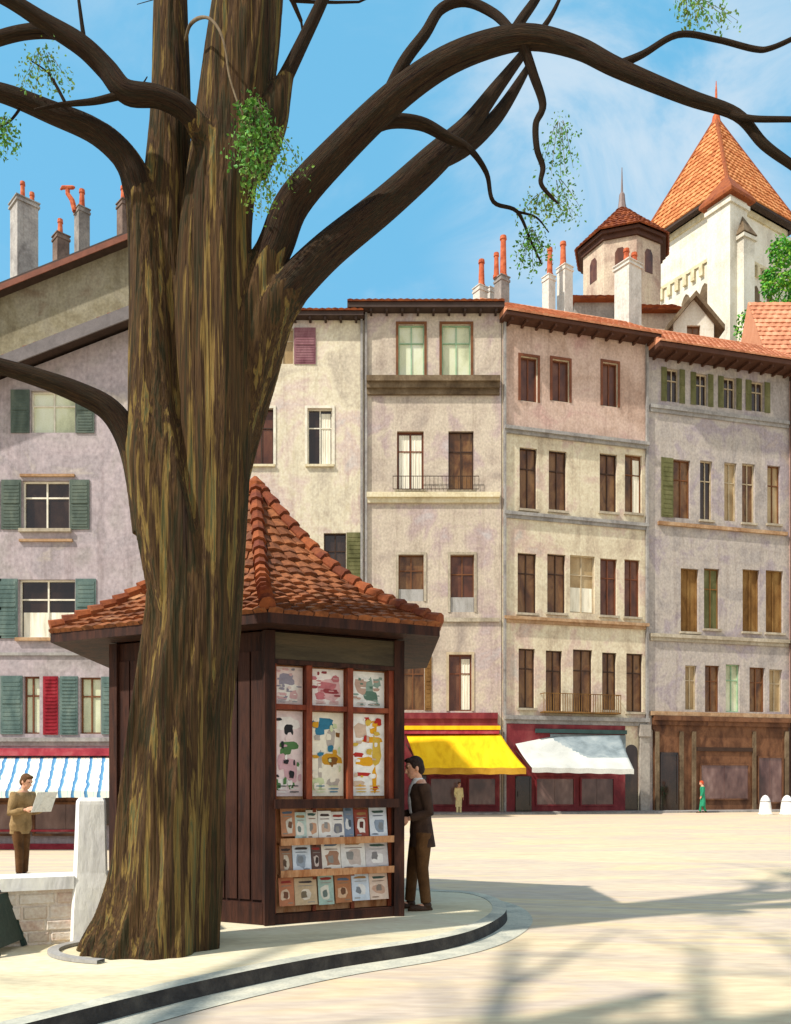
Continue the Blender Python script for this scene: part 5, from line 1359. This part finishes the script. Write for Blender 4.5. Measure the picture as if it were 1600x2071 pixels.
# ------------------------------------------------------------------ sun, sky, camera
el, hx, hy = math.radians(48), .845, .535               # light travels towards (+hx, +hy)
hl = math.hypot(hx, hy); hx /= hl; hy /= hl
dirv = V(hx*math.cos(el), hy*math.cos(el), -math.sin(el))
sd = bpy.data.lights.new('sun', 'SUN'); sd.energy = 4.2; sd.angle = math.radians(1.2); sd.color = (1, .935, .84)
so = bpy.data.objects.new('sun', sd); COL.objects.link(so); so.rotation_euler = dirv.to_track_quat('-Z', 'Y').to_euler(); so.location = (-20, -10, 30)
wd = bpy.data.worlds.new('World'); SC.world = wd; wd.use_nodes = True
N, L = wd.node_tree.nodes, wd.node_tree.links
bg = N['Background']; bg.inputs['Strength'].default_value = .15
sky = N.new('ShaderNodeTexSky'); sky.sky_type = 'NISHITA'; sky.sun_disc = False; sky.sun_elevation = el
sky.sun_rotation = math.atan2(-hx, -hy); sky.air_density = 1.0; sky.dust_density = .6; sky.ozone_density = 1.2
tc = N.new('ShaderNodeTexCoord'); mp = N.new('ShaderNodeMapping'); mp.inputs['Scale'].default_value = (1.2, 1.0, 2.2); mp.inputs['Rotation'].default_value = (.2, .5, .3)
nz = N.new('ShaderNodeTexNoise'); nz.inputs['Scale'].default_value = 4.0; nz.inputs['Detail'].default_value = 9; nz.inputs['Roughness'].default_value = .6; nz.inputs['Distortion'].default_value = .8
L.new(tc.outputs['Generated'], mp.inputs[0]); L.new(mp.outputs[0], nz.inputs['Vector'])
def mrange(src, a, b, c, d):
    q = N.new('ShaderNodeMapRange'); q.interpolation_type = 'SMOOTHSTEP'
    for k_, v_ in zip((1, 2, 3, 4), (a, b, c, d)): q.inputs[k_].default_value = v_
    L.new(src, q.inputs[0]); return q.outputs[0]
def mth(op, a, b):
    q = N.new('ShaderNodeMath'); q.operation = op
    for k_, v_ in enumerate((a, b)):
        if isinstance(v_, (int, float)): q.inputs[k_].default_value = v_
        else: L.new(v_, q.inputs[k_])
    return q.outputs[0]
def dotd(v):
    q = N.new('ShaderNodeVectorMath'); q.operation = 'DOT_PRODUCT'; q.inputs[1].default_value = Vector(v).normalized(); L.new(tc.outputs['Generated'], q.inputs[0]); return q.outputs['Value']
wisps = mrange(nz.outputs['Fac'], .50, .88, 0, .30)
puff = mth('MULTIPLY', mrange(dotd((.27, 1, .76)), .975, 1.0, 0, .6), mrange(nz.outputs['Fac'], .30, .62, 0, 1))      # the soft white cloud
fill_cloud = mth('MULTIPLY', mrange(dotd((-.1, -1, .25)), -.25, .5, 0, .95), mrange(nz.outputs['Fac'], .25, .5, .55, 1))      # unseen white cloud added behind the viewer to neutralise the tint of shadows
cloud = mth('MAXIMUM', mth('MAXIMUM', wisps, puff), fill_cloud)
ty = N.new('ShaderNodeMix'); ty.data_type = 'RGBA'; ty.inputs[0].default_value = .74; ty.inputs[7].default_value = (.95, 3.2, 4.9, 1)
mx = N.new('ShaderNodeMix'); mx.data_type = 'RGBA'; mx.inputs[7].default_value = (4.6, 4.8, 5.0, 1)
L.new(sky.outputs[0], ty.inputs[6])
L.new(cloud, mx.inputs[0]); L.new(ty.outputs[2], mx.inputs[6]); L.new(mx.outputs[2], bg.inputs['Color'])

cam = bpy.data.cameras.new('camera'); co = bpy.data.objects.new('camera', cam); COL.objects.link(co)
co.location = (0, 0, CZ); co.rotation_euler = (math.pi/2, 0, 0)
cam.sensor_fit = 'VERTICAL'; cam.sensor_height = 36; cam.lens = F/2071*36
cam.shift_y = (HY-2071/2)/2071; cam.shift_x = 0; cam.clip_end = 3000; cam.clip_start = .05
SC.camera = co
SC.view_settings.view_transform = 'Standard'; SC.view_settings.look = 'None'; SC.view_settings.exposure = .35; SC.view_settings.gamma = 1
